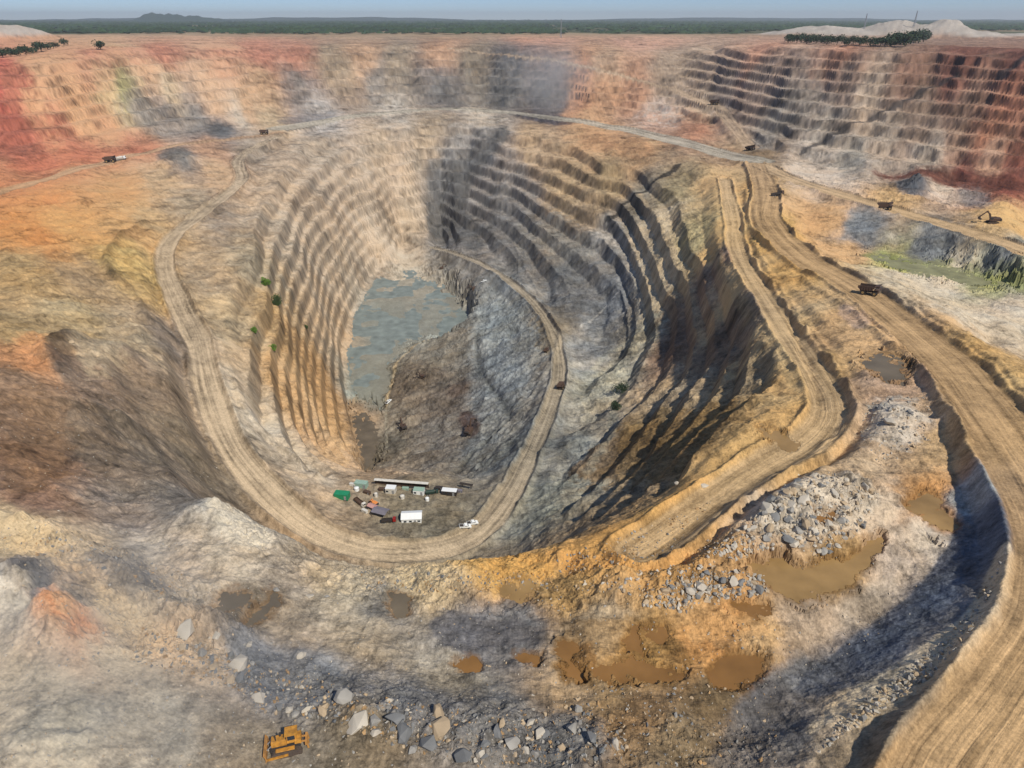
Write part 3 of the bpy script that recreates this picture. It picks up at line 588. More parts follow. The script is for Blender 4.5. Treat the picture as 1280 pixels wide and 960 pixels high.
# dry/wet mottling and small scale breakup
m1 = fbm(X / 7, Y / 7, 5, 401, .65); m2 = fbm(X / 45, Y / 45, 4, 411, .6); m3 = fbm(X / 1.4, Y / 1.4, 3, 421, .6)
amp = (1 - .6 * road_m)
st = stack(.3, 500, 701, k=1.1); st2 = stack(.3, 300, 741, True, k=1.3); grain = np.random.RandomState(3).normal(size=Z.shape)
C *= np.clip(1 + amp * (.17 * st + .13 * st2 + .09 * grain), .3, 2.0)[..., None]
C *= (1 + amp * (.20 * m1 + .20 * m2 + .14 * m3))[..., None]
hue = fbm(X / 18, Y / 18, 4, 431, .6); C *= 1 + amp[..., None] * hue[..., None] * np.array([.10, 0, -.12])
C *= (1 - .65 * np.clip(dark, 0, 1))[..., None]  # ridge lines darkened in colour, along the berms this paints their shade
wet = lin((128, 92, 48)); C = C * (1 - .75 * mudp[..., None]) + lin((140, 143, 138)) * .75 * mudp[..., None]; mm = (wetm2 * .5)[..., None]; C = C * (1 - mm) + wet * mm
# roads: pale dust, darker wheel lanes, streaks running along the road
kc = np.array([lin(c) for c in [(200,184,160),(186,156,120),(196,172,138),(206,178,142),(206,166,128),(196,172,146),(184,182,172)]])
rc = kc[road_kind].copy()
low = ss(-80, -100, Zf) * (road_kind == 0); rc = rc * (1 - low[..., None] * .55) + lin((150,148,136)) * low[..., None] * .55
lane = fbm(road_sd * 3.6 + 9 * road_kind, road_al / 90, 4, 441, .6)
lane = lane + .8 * fbm(road_sd * 15 + 3 * road_kind, road_al / 45, 3, 447, .6)
rut = np.exp(-((np.abs(road_sd) - .42) / .16) ** 2)
shoulder = ss(.62, 1.0, np.abs(road_sd))
rc *= (1 + .50 * lane - .20 * rut - .25 * shoulder + .05 * m1 + .10 * st + .12 * m2 + .05 * grain)[..., None]
rk = np.array([.92, .92, .85, .9, .85, .75, .9])[road_kind]
rm = (road_m * rk)[..., None]; C = C * (1 - rm) + rc * rm
# the plain beyond the pit
pl = ss(2500, 3600, Y)[..., None]; scrub = lin((96, 104, 70)) * (1 + .5 * fbm(X / 500, Y / 900, 4, 451)[..., None])
clear_ = ss(.25, .45, fbm(X / 1500, Y / 2500, 3, 461))[..., None]; scrub = scrub * (1 - clear_) + lin((170, 150, 120)) * clear_
C = C * (1 - pl) + scrub * pl
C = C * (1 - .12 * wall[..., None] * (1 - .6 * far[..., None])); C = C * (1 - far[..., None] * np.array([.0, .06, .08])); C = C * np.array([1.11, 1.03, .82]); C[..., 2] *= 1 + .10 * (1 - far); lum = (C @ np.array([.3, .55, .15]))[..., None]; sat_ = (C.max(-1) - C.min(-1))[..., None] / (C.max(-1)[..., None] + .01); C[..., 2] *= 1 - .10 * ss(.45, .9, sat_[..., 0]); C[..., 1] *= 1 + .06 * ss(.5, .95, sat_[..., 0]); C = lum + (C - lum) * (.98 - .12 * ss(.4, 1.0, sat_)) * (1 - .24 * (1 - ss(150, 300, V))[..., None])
hp = ss(.12, .5, heap)[..., None] * .9; C = C * (1 - hp) + lin((192, 184, 172)) * (1 + .3 * fbm(X / 40, Y / 40, 4, 471)[..., None]) * hp
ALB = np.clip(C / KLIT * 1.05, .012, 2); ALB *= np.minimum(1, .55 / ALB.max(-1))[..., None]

def node_mat(name):
    m = bpy.data.materials.new(name); m.use_nodes = True; return m, m.node_tree, m.node_tree.nodes["Principled BSDF"]
def terrain_mat():
    m, t, b = node_mat("terrain_rock_and_dust"); N = t.nodes; L = t.links
    at = N.new("ShaderNodeAttribute"); at.attribute_name = "albedo"
    tc = N.new("ShaderNodeTexCoord")
    def noise(scale, det, rough=.6, lo=.35, hi=.65, a=.8, c=1.2):
        n = N.new("ShaderNodeTexNoise"); n.inputs["Scale"].default_value = scale; n.inputs["Detail"].default_value = det; n.inputs["Roughness"].default_value = rough
        L.new(tc.outputs["Object"], n.inputs["Vector"]); r = N.new("ShaderNodeMapRange"); L.new(n.outputs[0], r.inputs[0])
        r.inputs[1].default_value = lo; r.inputs[2].default_value = hi; r.inputs[3].default_value = a; r.inputs[4].default_value = c; return n, r
    n1, r1 = noise(2.0, 6, .65, .3, .7, .76, 1.24); n2, r2 = noise(.12, 8, .65, .3, .7, .9, 1.1)
    mu_ = N.new("ShaderNodeMath"); mu_.operation = 'MULTIPLY'; L.new(r1.outputs[0], mu_.inputs[0]); L.new(r2.outputs[0], mu_.inputs[1])
    vo = N.new("ShaderNodeTexVoronoi"); vo.inputs["Scale"].default_value = .8; vo.feature = 'F1'; L.new(tc.outputs["Object"], vo.inputs["Vector"])
    rv = N.new("ShaderNodeMapRange"); L.new(vo.outputs["Distance"], rv.inputs[0]); rv.inputs[1].default_value = 0; rv.inputs[2].default_value = .9; rv.inputs[3].default_value = 1.06; rv.inputs[4].default_value = .92
    mu2 = N.new("ShaderNodeMath"); mu2.operation = 'MULTIPLY'; L.new(mu_.outputs[0], mu2.inputs[0]); L.new(rv.outputs[0], mu2.inputs[1])
    vm = N.new("ShaderNodeVectorMath"); vm.operation = 'SCALE'; L.new(at.outputs["Color"], vm.inputs[0]); L.new(mu2.outputs[0], vm.inputs["Scale"])
    L.new(vm.outputs[0], b.inputs["Base Color"]); b.inputs["Roughness"].default_value = .95; b.inputs["Specular IOR Level"].default_value = .1
    bm_ = N.new("ShaderNodeBump"); bm_.inputs["Strength"].default_value = .45; bm_.inputs["Distance"].default_value = .3; L.new(n1.outputs[0], bm_.inputs["Height"])
    b2 = N.new("ShaderNodeBump"); b2.inputs["Strength"].default_value = .35; b2.inputs["Distance"].default_value = 1.2; L.new(n2.outputs[0], b2.inputs["Height"]); L.new(b2.outputs[0], bm_.inputs["Normal"])
    L.new(bm_.outputs[0], b.inputs["Normal"]); return m
nr, nc = X.shape
me = bpy.data.meshes.new("terrain"); me.vertices.add(nr * nc)
co = np.stack([X, Y, Zf], -1).astype(np.float32); me.vertices.foreach_set("co", co.ravel())
ii = (np.arange(nr - 1)[:, None] * nc + np.arange(nc - 1)[None]).ravel()
q = np.stack([ii, ii + nc, ii + nc + 1, ii + 1], -1).astype(np.int32)     # V grows toward the camera -> faces up
me.loops.add(q.size); me.loops.foreach_set("vertex_index", q.ravel())
me.polygons.add(len(q)); me.polygons.foreach_set("loop_start", (np.arange(len(q)) * 4).astype(np.int32)); me.polygons.foreach_set("loop_total", np.full(len(q), 4, np.int32))
me.polygons.foreach_set("use_smooth", np.zeros(len(q), bool))
at = me.attributes.new("albedo", 'FLOAT_COLOR', 'POINT')
cc = np.ones((nr * nc, 4), np.float32); cc[:, :3] = ALB.reshape(-1, 3); at.data.foreach_set("color", cc.ravel())
me.update(); me.validate()
terrain = bpy.data.objects.new("terrain", me); COL.objects.link(terrain); me.materials.append(terrain_mat()); terrain["kind"] = "structure"

def ground_z(x, y):
    return float(bil(Zf, US, VS, np.array([800 * x / y]), np.array([Y2V(y)]))[0])
def at_px(px, py): return Vector(hit(px, py, Zf, US, VS))
# ------------------------------------------------------------------ air
bmh = bmesh.new(); bmesh.ops.create_cube(bmh, size=1)
for v in bmh.verts: v.co = Vector((v.co.x * 56000, v.co.y * 56000, -165 + (v.co.z + .5) * 480))
hm = bpy.data.meshes.new("haze"); bmh.to_mesh(hm); haze = bpy.data.objects.new("haze", hm); COL.objects.link(haze); haze["kind"] = "stuff"
mh = bpy.data.materials.new("air"); mh.use_nodes = True; th = mh.node_tree; th.nodes.clear()
oh = th.nodes.new("ShaderNodeOutputMaterial"); pv = th.nodes.new("ShaderNodeVolumePrincipled"); pv.inputs["Color"].default_value = (.84, .88, .93, 1); pv.inputs["Density"].default_value = HAZE; pv.inputs["Anisotropy"].default_value = .2
th.links.new(pv.outputs[0], oh.inputs["Volume"]); hm.materials.append(mh)
# ------------------------------------------------------------------ object helpers
def pmat(name, rgb, rough=.6, metal=0, var=.18, scale=3.0, spec=.4):
    m, t, b = node_mat(name); N = t.nodes; L = t.links
    c = [float(x) for x in lin(rgb)]
    tc = N.new("ShaderNodeTexCoord"); n = N.new("ShaderNodeTexNoise"); n.inputs["Scale"].default_value = scale; n.inputs["Detail"].default_value = 6
    L.new(tc.outputs["Object"], n.inputs["Vector"]); r = N.new("ShaderNodeMapRange"); L.new(n.outputs[0], r.inputs[0])
    r.inputs[1].default_value = .3; r.inputs[2].default_value = .7; r.inputs[3].default_value = 1 - var; r.inputs[4].default_value = 1 + var
    v = N.new("ShaderNodeVectorMath"); v.operation = 'SCALE'; v.inputs[0].default_value = c; L.new(r.outputs[0], v.inputs["Scale"]); L.new(v.outputs[0], b.inputs["Base Color"])
    b.inputs["Roughness"].default_value = rough; b.inputs["Metallic"].default_value = metal; b.inputs["Specular IOR Level"].default_value = spec
    return m
MT = {
 'yellow': pmat('machine_yellow', (172,120,42), .7, var=.45, scale=1.6), 'dirty_yellow': pmat('dusty_yellow_paint', (168,120,60), .75, var=.3, scale=1.5), 'dark': pmat('dark_steel', (52,46,42), .7),
 'track': pmat('track_steel', (78,66,56), .8, var=.3), 'tyre': pmat('tyre_rubber', (44,41,39), .9), 'rim': pmat('wheel_rim', (150,125,80), .6), 'glass': pmat('window_glass', (36,44,52), .12, var=.05, spec=.6),
 'white': pmat('white_paint', (222,224,222), .5, var=.05, scale=1), 'offwhite': pmat('dusty_white_paint', (196,192,182), .7, var=.14, scale=1.2), 'brown': pmat('brown_rusty_steel', (80,62,50), .8, var=.3),
 'green': pmat('green_paint', (34,128,88), .6, var=.12, scale=1), 'palegreen': pmat('pale_green_sheet', (140,165,150), .7), 'red': pmat('red_paint', (140,30,24), .55), 'orange': pmat('orange_paint', (212,138,74), .6),
 'pink': pmat('pinkish_sheet', (182,140,132), .8), 'grey': pmat('grey_canvas', (112,108,116), .85, var=.15, scale=.8), 'steel': pmat('bare_steel', (150,152,154), .5, .3), 'dgreen': pmat('dark_green_paint', (38,58,50), .6),
 'wood': pmat('woodland', (46,64,38), .9, var=.5, scale=.006), 'bark': pmat('bark', (86,70,54), .9), 'leaf': pmat('leaves', (62,82,42), .8, var=.35, scale=.3), 'leafdark': pmat('dark_leaves', (46,64,40), .8, var=.35, scale=.08), 'leafbright': pmat('bright_leaves', (92,124,44), .75, var=.3, scale=.5),
 'rockw': pmat('pale_rock', (180,171,155), .9, var=.2, scale=.7, spec=.15), 'rockg': pmat('grey_rock', (146,142,134), .9, var=.25, scale=.6, spec=.15), 'rockt': pmat('tan_rock', (172,152,124), .9, var=.25, scale=.7, spec=.15),
 'rockb': pmat('blue_grey_rock', (116,116,114), .9, var=.25, scale=.6, spec=.15), 'rocky': pmat('ochre_rock', (160,130,92), .9, var=.3, scale=.6, spec=.15),
}
class MB:
    def __init__(s): s.bm = bmesh.new()
    def box(s, c, d, rot=(0, 0, 0), taper=None):
        r = bmesh.ops.create_cube(s.bm, size=1); R = Euler(rot).to_matrix()
        for v in r['verts']:
            p = Vector((v.co.x * d[0], v.co.y * d[1], v.co.z * d[2]))
            if taper and v.co.z > 0: p.x *= taper[0]; p.y *= taper[1]
            v.co = R @ p + Vector(c)
        return s
    def cyl(s, c, r, h, axis='Y', seg=14, r2=None):
        q = bmesh.ops.create_cone(s.bm, cap_ends=True, segments=seg, radius1=r, radius2=r if r2 is None else r2, depth=h)
        R = {'X': Matrix.Rotation(math.pi / 2, 3, 'Y'), 'Y': Matrix.Rotation(math.pi / 2, 3, 'X'), 'Z': Matrix.Identity(3)}[axis]
        for v in q['verts']: v.co = R @ v.co + Vector(c)
        return s
    def bar(s, a, b, w, h=None):
        a, b = Vector(a), Vector(b); d = b - a; r = bmesh.ops.create_cube(s.bm, size=1); Q = d.to_track_quat('Y', 'Z').to_matrix()
        for v in r['verts']: v.co = Q @ Vector((v.co.x * w, v.co.y * d.length, v.co.z * (h or w))) + (a + b) / 2
        return s
    def prism(s, prof, w, y0=0):
        """side profile [(x, z)...] extruded over width w along Y"""
        a = [s.bm.verts.new((x, y0 - w / 2, z)) for x, z in prof]; b = [s.bm.verts.new((x, y0 + w / 2, z)) for x, z in prof]
        s.bm.faces.new(a); s.bm.faces.new(b[::-1]); n = len(a)
        for i in range(n): s.bm.faces.new((a[i], b[i], b[(i + 1) % n], a[(i + 1) % n]))
        return s
    def build(s, name, mat, parent=None, bevel=0):
        bmesh.ops.recalc_face_normals(s.bm, faces=s.bm.faces)
        if bevel: bmesh.ops.bevel(s.bm, geom=list(s.bm.edges), offset=bevel, segments=1, affect='EDGES')
        me = bpy.data.meshes.new(name); s.bm.to_mesh(me); s.bm.free(); me.materials.append(MT[mat] if isinstance(mat, str) else mat)
        o = bpy.data.objects.new(name, me); COL.objects.link(o); o.parent = parent; return o
def tag(o, label=None, cat=None, group=None, kind=None):
    for k, v in (('label', label), ('category', cat), ('group', group), ('kind', kind)):
        if v: o[k] = v
    return o
def empty(name): o = bpy.data.objects.new(name, None); COL.objects.link(o); return o
def copy_tree(o, parent=None):
    c = o.copy(); COL.objects.link(c); c.parent = parent
    for ch in list(o.children): copy_tree(ch, c)
    return c
def place(o, px, py, heading=0, scale=1, sink=.05):
    p = at_px(px, py); o.location = p - Vector((0, 0, sink))
    # lean with the ground
    e = 2.5 * scale; h = heading; f = Vector((math.cos(h), math.sin(h), 0)); l = Vector((-f.y, f.x, 0))
    zf = (ground_z(p.x + f.x * e, p.y + f.y * e) - ground_z(p.x - f.x * e, p.y - f.y * e)) / (2 * e)
    zl = (ground_z(p.x + l.x * e, p.y + l.y * e) - ground_z(p.x - l.x * e, p.y - l.y * e)) / (2 * e)
    zf = max(-.2, min(.2, zf)); zl = max(-.15, min(.15, zl))
    X_ = (f + Vector((0, 0, zf))).normalized(); Z_ = X_.cross((l + Vector((0, 0, zl))).normalized()).normalized(); Y_ = Z_.cross(X_)
    o.rotation_euler = Matrix((X_, Y_, Z_)).transposed().to_euler(); o.scale = (scale,) * 3
    return o

# ------------------------------------------------------------------ pools of water
def water(name, rgb, rough=.12, var=.25):
    return pmat(name, rgb, rough, 0, var, .12, .25)
WM = {'olive': water('olive_shallow_water', (128,126,92), .6), 'orange': water('muddy_orange_water', (146,118,76), .22), 'amber': water('amber_water', (128,94,54), .22), 'green': water('grey_green_water', (120,128,122), .45), 'dirt': water('shallow_mud_water', (100,90,74), .5)}
for kind, sl, on, lev in water_cells:
    on = on & (Zf[sl] < lev + .5); cell = on[:-1, :-1] & on[1:, :-1] & on[:-1, 1:] & on[1:, 1:]
    if not cell.any(): continue
    xs, ys = X[sl], Y[sl]; idx = np.full(on.shape, -1); use = np.zeros(on.shape, bool)
    use[:-1, :-1] |= cell; use[1:, :-1] |= cell; use[:-1, 1:] |= cell; use[1:, 1:] |= cell; idx[use] = np.arange(use.sum())
    j, i = np.where(cell); f = np.stack([idx[j, i], idx[j + 1, i], idx[j + 1, i + 1], idx[j, i + 1]], -1)
    me = bpy.data.meshes.new("puddle"); me.from_pydata(np.stack([xs[use], ys[use], np.full(use.sum(), lev)], -1).tolist(), [], f.tolist()); me.materials.append(WM[kind]); o = bpy.data.objects.new("puddle", me); COL.objects.link(o); o["kind"] = "structure"

# ------------------------------------------------------------------ far hills
def hill(name, px0, px1, topy, dist, seed):
    b = bmesh.new(); n_, m_ = 60, 10; rows = []
    for j in range(m_ + 1):
        r = []
        for i in range(n_ + 1):
            t = i / n_; s = j / m_; px = px0 + (px1 - px0) * t; y_ = dist + (s - .5) * dist * .12; x_ = (px - 640) / 967 * y_
            top = H + (24.0 - topy) / 967 * dist
            e = math.sin(math.pi * s) * (math.sin(math.pi * t) ** .8) * (.7 + .3 * float(vnoise(np.array([t * 7.0]), np.array([seed * 1.7]), seed)[0]) + .12 * float(vnoise(np.array([t * 31.0]), np.array([seed * 1.7 + s * 3]), seed)[0]))
            r.append(b.verts.new((x_, y_, 40 + (top - 40) * max(e, 0) * 1.1)))
        rows.append(r)
    for j in range(m_):
        for i in range(n_): b.faces.new((rows[j][i], rows[j][i + 1], rows[j + 1][i + 1], rows[j + 1][i]))
    me = bpy.data.meshes.new(name); b.to_mesh(me); b.free(); me.materials.append(MT['leafdark']); o = bpy.data.objects.new(name, me); COL.objects.link(o); o["kind"] = "structure"
    for p in me.polygons: p.use_smooth = True
hill('hills', 140, 300, 15, 14000, 3); hill('hills', -60, 720, 20.5, 20000, 5); hill('hills', 560, 1400, 22, 21000, 8)

# ------------------------------------------------------------------ vegetation
def leaf_cloud(n_, rad, seed, size, clumps=9, flat=1.0):
    rs = np.random.RandomState(seed); cc_ = rs.normal(size=(clumps, 3)); cc_ /= np.linalg.norm(cc_, axis=1)[:, None]; cc_ *= rs.uniform(.25, .75, (clumps, 1)); cc_[:, 2] = np.abs(cc_[:, 2]) * flat
    cr = rs.uniform(.28, .5, clumps); k = rs.randint(0, clumps, n_); p = rs.normal(size=(n_, 3)); p /= np.linalg.norm(p, axis=1)[:, None]; p *= rs.uniform(.5, 1, (n_, 1)) ** .5
    p = (cc_[k] + p * cr[k][:, None]) * rad
    a = rs.normal(size=(n_, 3)); a /= np.linalg.norm(a, axis=1)[:, None]; b_ = np.cross(a, rs.normal(size=(n_, 3))); b_ /= np.linalg.norm(b_, axis=1)[:, None]
    s_ = size * rs.uniform(.6, 1.3, (n_, 1)); v = np.stack([p - a * s_, p + b_ * s_ * .7, p + a * s_, p - b_ * s_ * .7], 1).reshape(-1, 3)
    return v, [(4 * i, 4 * i + 1, 4 * i + 2, 4 * i + 3) for i in range(n_)]
def leaf_obj(name, mat, n_, rad, seed, size, parent, zoff=0, scl=(1, 1, 1), clumps=9):
    v, f = leaf_cloud(n_, rad, seed, size, clumps); v = v * np.array(scl) + np.array([0, 0, zoff])
    me = bpy.data.meshes.new(name); me.from_pydata(v.tolist(), [], f); me.materials.append(MT[mat]); o = bpy.data.objects.new(name, me); COL.objects.link(o); o.parent = parent; return o
def tree(seed, h, mat='leafdark'):
    t = empty('bushy_tree'); m = MB(); m.cyl((0, 0, h * .25), .03 * h, h * .5, 'Z', 7, .018 * h)
    rr = random.Random(seed)
    for k in range(5):
        a_ = k * 1.26 + rr.random(); m.bar((0, 0, h * .35), (math.cos(a_) * h * .22, math.sin(a_) * h * .22, h * .62), .02 * h)
    m.build('trunk', 'bark', t); leaf_obj('crown', mat, 520, h * .55, seed, h * .05, t, h * .30, (1, 1, .95), 13); return t
def metre(px, py): p = at_px(px, py); return (p - Vector((0, 0, H))).dot(Vector((0, CP, -SP))) / F
tprotos = [tree(20 + i, 15) for i in range(4)]
tp_used = [False] * 4
def put_tree(px, py, h, label, group, k):
    h = h * metre(px, py)
    src = tprotos[k % 4]
    if tp_used[k % 4]: o = copy_tree(src)
    else: o = src; tp_used[k % 4] = True
    p = at_px(px, py); o.location = p - Vector((0, 0, .3)); s = h / 15; o.scale = (s * rnd.uniform(1.2, 1.6), s * 1.3, s); o.rotation_euler = (0, 0, rnd.uniform(0, 6)); tag(o, label, 'tree', group)
TR = [(985,54),(996,54),(1008,55),(1020,55),(1033,56),(1046,56),(1060,57),(1074,57),(1088,58),(1100,58),(1112,58),(1125,56),(1138,55),(1148,54),(1132,58)]
TR += [(px + 6, py - 1.5) for px, py in TR[:-1]]
for i, (px, py) in enumerate(TR):
    big = px > 1115
    put_tree(px, py, 19 if big and px != 1112 else 13, 'large rounded tree of the taller clump before the pale spoil heaps' if big else 'dark bushy tree in the low row before the pale spoil heaps', 'tall trees before the spoil heaps' if big else 'tree row before the spoil heaps', i)
for i, (px, py) in enumerate([(4,72),(14,71),(24,70),(33,69),(42,67),(52,65),(60,62),(28,66),(10,67),(48,61),(70,60),(126,62),(80,57)]):
    put_tree(px, py, rnd.uniform(9, 15), 'green tree on the rim beside the pinkish spoil heap at far left', 'rim trees at far left', i)
def shrub(px, py, r, h, label, mat, seed, lean=1.0):
    t = empty('shrub'); m = MB()
    for k in range(5): m.bar((0, 0, -.4), (math.cos(k * 1.3) * r * .5, math.sin(k * 1.3) * r * .4, h * .55), .12)
    m.build('stem', 'bark', t); leaf_obj('foliage', mat, 900, r, seed, .28 + .02 * r, t, h * .25, (1, .8, h / r * .8), 12)
    t.location = at_px(px, py); tag(t, label, 'shrub')
shrub(333,357,4.6,8,'bright green shrub highest on the left pit wall','leafbright',51)
shrub(347,382,4.0,10,'tall olive green shrub just below the bright one on the left wall','leaf',52)
shrub(318,416,2.6,4,'small green shrub nearest the haul road on the left wall','leafbright',53)
shrub(342,438,3.2,5,'small dark green shrub lowest on the left pit wall','leafbright',54)
shrub(776,492,6.5,9,'large dark green bush growing at the foot of the right wall','leafdark',55)
shrub(770,512,4.0,6,'lower dark green bush just beneath the large bush of right wall','leafdark',56)
shrub(383,412,2.0,4,'olive scrub clinging to the left wall above the pond','leaf',57)

# far woodland: nobody could count it
rs = np.random.RandomState(5); nT = 42000
fy = 3300 * np.exp(rs.uniform(0, 1, nT) ** .8 * 1.9); fx = rs.uniform(-.95, .95, nT) * fy
dens = fbm(fx / 420, fy / 900, 4, 501, .6); keepm = (dens > -.12) | (rs.uniform(size=nT) < .10)
imx = fx / fy * 967 + 640
keepm &= ~((fy < 4300) & (imx > 940)); fx, fy = fx[keepm], fy[keepm]
h_ = rs.uniform(9, 19, len(fx)) * (1 + fy / 20000); wd_ = h_ * rs.uniform(.9, 1.7, len(fx)) * (1 + fy / 9000)
octv = np.array([[1,0,.45],[.5,.87,.5],[-.5,.87,.4],[-1,0,.5],[-.5,-.87,.45],[.5,-.87,.5],[0,0,1],[.45,.2,.85],[-.3,-.4,.85]])
fcs = [(0,1,7),(1,2,6),(2,3,6),(3,4,8),(4,5,8),(5,0,7),(1,6,7),(3,8,6),(5,7,8),(6,8,7),(0,1,2),(0,2,3),(0,3,4),(0,4,5)]
jit = rs.uniform(.7, 1.3, (len(fx), 9, 3)); vv_ = octv[None] * jit * np.stack([wd_ * .6, wd_ * .6, h_], -1)[:, None]
gz = bil(Zf, US, VS, 800 * fx / fy, Y2V(fy)); vv_ += np.stack([fx, fy, gz - 2], -1)[:, None]
ff = (np.array(fcs)[None] + (np.arange(len(fx)) * 9)[:, None, None]).reshape(-1, 3)
me = bpy.data.meshes.new("distant_woodland"); me.vertices.add(vv_.shape[0] * 9); me.vertices.foreach_set("co", vv_.astype(np.float32).ravel())
me.loops.add(ff.size); me.loops.foreach_set("vertex_index", ff.astype(np.int32).ravel()); me.polygons.add(len(ff))
me.polygons.foreach_set("loop_start", (np.arange(len(ff)) * 3).astype(np.int32)); me.polygons.foreach_set("loop_total", np.full(len(ff), 3, np.int32)); me.update(); me.validate()
me.materials.append(MT['wood']); wo = bpy.data.objects.new("distant_woodland", me); COL.objects.link(wo); tag(wo, 'dark green woodland covering the plain to the horizon', 'woodland', kind='stuff')

# ------------------------------------------------------------------ rocks
def rock_mesh(seed, mat):
    r = random.Random(seed); b = bmesh.new()
    sx, sy, sz = r.uniform(.85, 1.25), r.uniform(.7, 1.0), r.uniform(.55, .85)
    for i in range(15):
        v = Vector((r.gauss(0, 1), r.gauss(0, 1), r.gauss(0, 1))).normalized() * r.uniform(.86, 1.0); b.verts.new((v.x * sx * .5, v.y * sy * .5, v.z * sz * .5))
    o = bmesh.ops.convex_hull(b, input=b.verts[:]); bmesh.ops.delete(b, geom=[v for v in b.verts if not v.link_faces], context='VERTS')
    bmesh.ops.bevel(b, geom=b.edges[:], offset=.012, segments=1, affect='EDGES')
    me = bpy.data.meshes.new("boulder"); b.to_mesh(me); b.free(); me.materials.append(MT[mat]); return me
RM = {k: [rock_mesh(900 + i * 7 + j * 31, k) for i in range(6)] for j, k in enumerate(['rockw', 'rockg', 'rockt', 'rockb', 'rocky'])}
def boulder(px, py, size, kind, label, group=None):
    o = bpy.data.objects.new('boulder', rnd.choice(RM[kind])); COL.objects.link(o); p = at_px(px, py); o.location = p + Vector((0, 0, size * .08))
    o.rotation_euler = (rnd.uniform(-.5, .5), rnd.uniform(-.5, .5), rnd.uniform(0, 6.28)); o.scale = (size * rnd.uniform(.9, 1.15), size * rnd.uniform(.85, 1.1), size * rnd.uniform(.85, 1.1)); tag(o, label, 'boulder', group); return o
for px, py, w_, k, lab in [
 (232,792,30,'rockw','biggest pale boulder at the left end of the foreground rubble'),(298,832,27,'rockw','rounded white boulder standing alone right of the biggest one'),(376,821,14,'rockw','lone small white boulder on grey flat right of the white one'),
 (325,873,20,'rockw','white boulder at the edge of dark gravel above the bulldozer'),(384,888,14,'rockw','larger of two small white stones just above the bulldozer'),(361,888,11,'rockw','smaller of two white stones just above the bulldozer'),
 (405,884,18,'rockt','upright tan boulder at the left end of the big boulder row'),(447,907,32,'rockw','large pale boulder with tan top in front of the boulder row'),(430,872,26,'rockg','flat grey slab lying behind the large pale boulder'),
 (492,902,26,'rockb','blue grey block right of the large pale boulder'),(505,918,24,'rockb','lower blue grey block leaning beside its twin'),(552,912,34,'rockt','big tan boulder in the middle of the bottom boulder row'),
 (536,930,30,'rockb','long dark grey slab below the big tan boulder'),(580,948,30,'rockb','blue grey boulder nearest the bottom edge of the photo'),(468,903,18,'rockg','grey boulder wedged behind the large pale one'),(640,930,24,'rockg','grey boulder at the right of the bottom row'),
 (664,905,16,'rockw','pale flat stone on the right slope of the boulder row'),(676,918,18,'rockw','pale wedge shaped stone under the flat stone'),(716,912,20,'rockg','pale grey block at the foot of striped gully'),(724,888,14,'rockg','small upright grey stone at the striped gully'),
 (770,930,16,'rockw','lone white block on brown dirt at bottom centre'),(270,795,12,'rockw','small white stone between the two biggest pale boulders'),(312,806,10,'rockw','small white stone above the rounded white boulder'),(548,892,22,'rockt','tan rock behind the big tan boulder'),
 (388,746,9,'rockw','tiny white stone below the left embankment'),(408,747,9,'rockg','tiny grey stone below the left embankment'),(345,738,8,'rockg','small grey stone below the pale shoulder'),(960,638,22,'rockw','biggest white boulder at the left of the rock pile'),(862,740,16,'rockw','white boulder at the lower tip of the small rock pile'),(1112,528,16,'rockw','white boulder at the bend beside the main haul road'),
 (90,428,9,'rockt','small tan stone on the left plateau'),(880,608,9,'rockw','small white stone on the lip of the ochre bench'),(846,605,8,'rockw','white stone fallen below the ochre bench lip'),(228,812,12,'rockt','small tan stone under the biggest pale boulder')]:
    boulder(px, py, w_ * metre(px, py) * 1.12, k, lab)
def inpoly(poly):
    xs = [p[0] for p in poly]; ys = [p[1] for p in poly]
    while True:
        x, y = rnd.uniform(min(xs), max(xs)), rnd.uniform(min(ys), max(ys)); c = False
        for i in range(len(poly)):
            (ax, ay), (bx, by) = poly[i], poly[i - 1]
            if (ay > y) != (by > y) and x < (bx - ax) * (y - ay) / (by - ay) + ax: c = not c
        if c: return x, y
PILE1 = [(888,692),(925,660),(960,625),(1000,592),(1035,590),(1062,600),(1098,612),(1092,650),(1060,680),(1025,698),(985,680),(950,690),(920,702)]
PILE2 = [(855,722),(900,712),(955,716),(962,740),(920,750),(880,752),(850,765),(800,758),(830,740)]
ROW = [(240,800),(330,830),(420,855),(520,880),(620,892),(720,880),(790,930),(760,958),(600,958),(500,935),(430,905),(330,890),(270,850)]
def scatter(n_, poly, lo, hi, kinds, label, group):
    for i in range(n_):
        px, py = inpoly(poly); boulder(px, py, (lo + (hi - lo) * rnd.random() ** 2.2) * metre(px, py), rnd.choice(kinds), label, group)
scatter(110, PILE1, 7, 19, ['rockw','rockw','rockg','rockt','rockb'], 'angular pale block in the big rock pile beside the brown pool', 'blocks of the big rock pile')
scatter(48, PILE2, 7, 18, ['rockw','rockg','rockb','rockt'], 'angular block in the smaller rock pile below the brown pool', 'blocks of the small rock pile')
scatter(85, ROW, 6, 19, ['rockg','rockb','rockb','rockt','rockw'], 'grey broken rock among the bottom boulder row', 'rocks of the bottom boulder row')
scatter(22, [(1090,505),(1130,495),(1150,520),(1130,550),(1095,545)], 5, 11, ['rockw','rockg'], 'small pale rock in the heap beside the main haul road', 'rocks beside the main haul road')
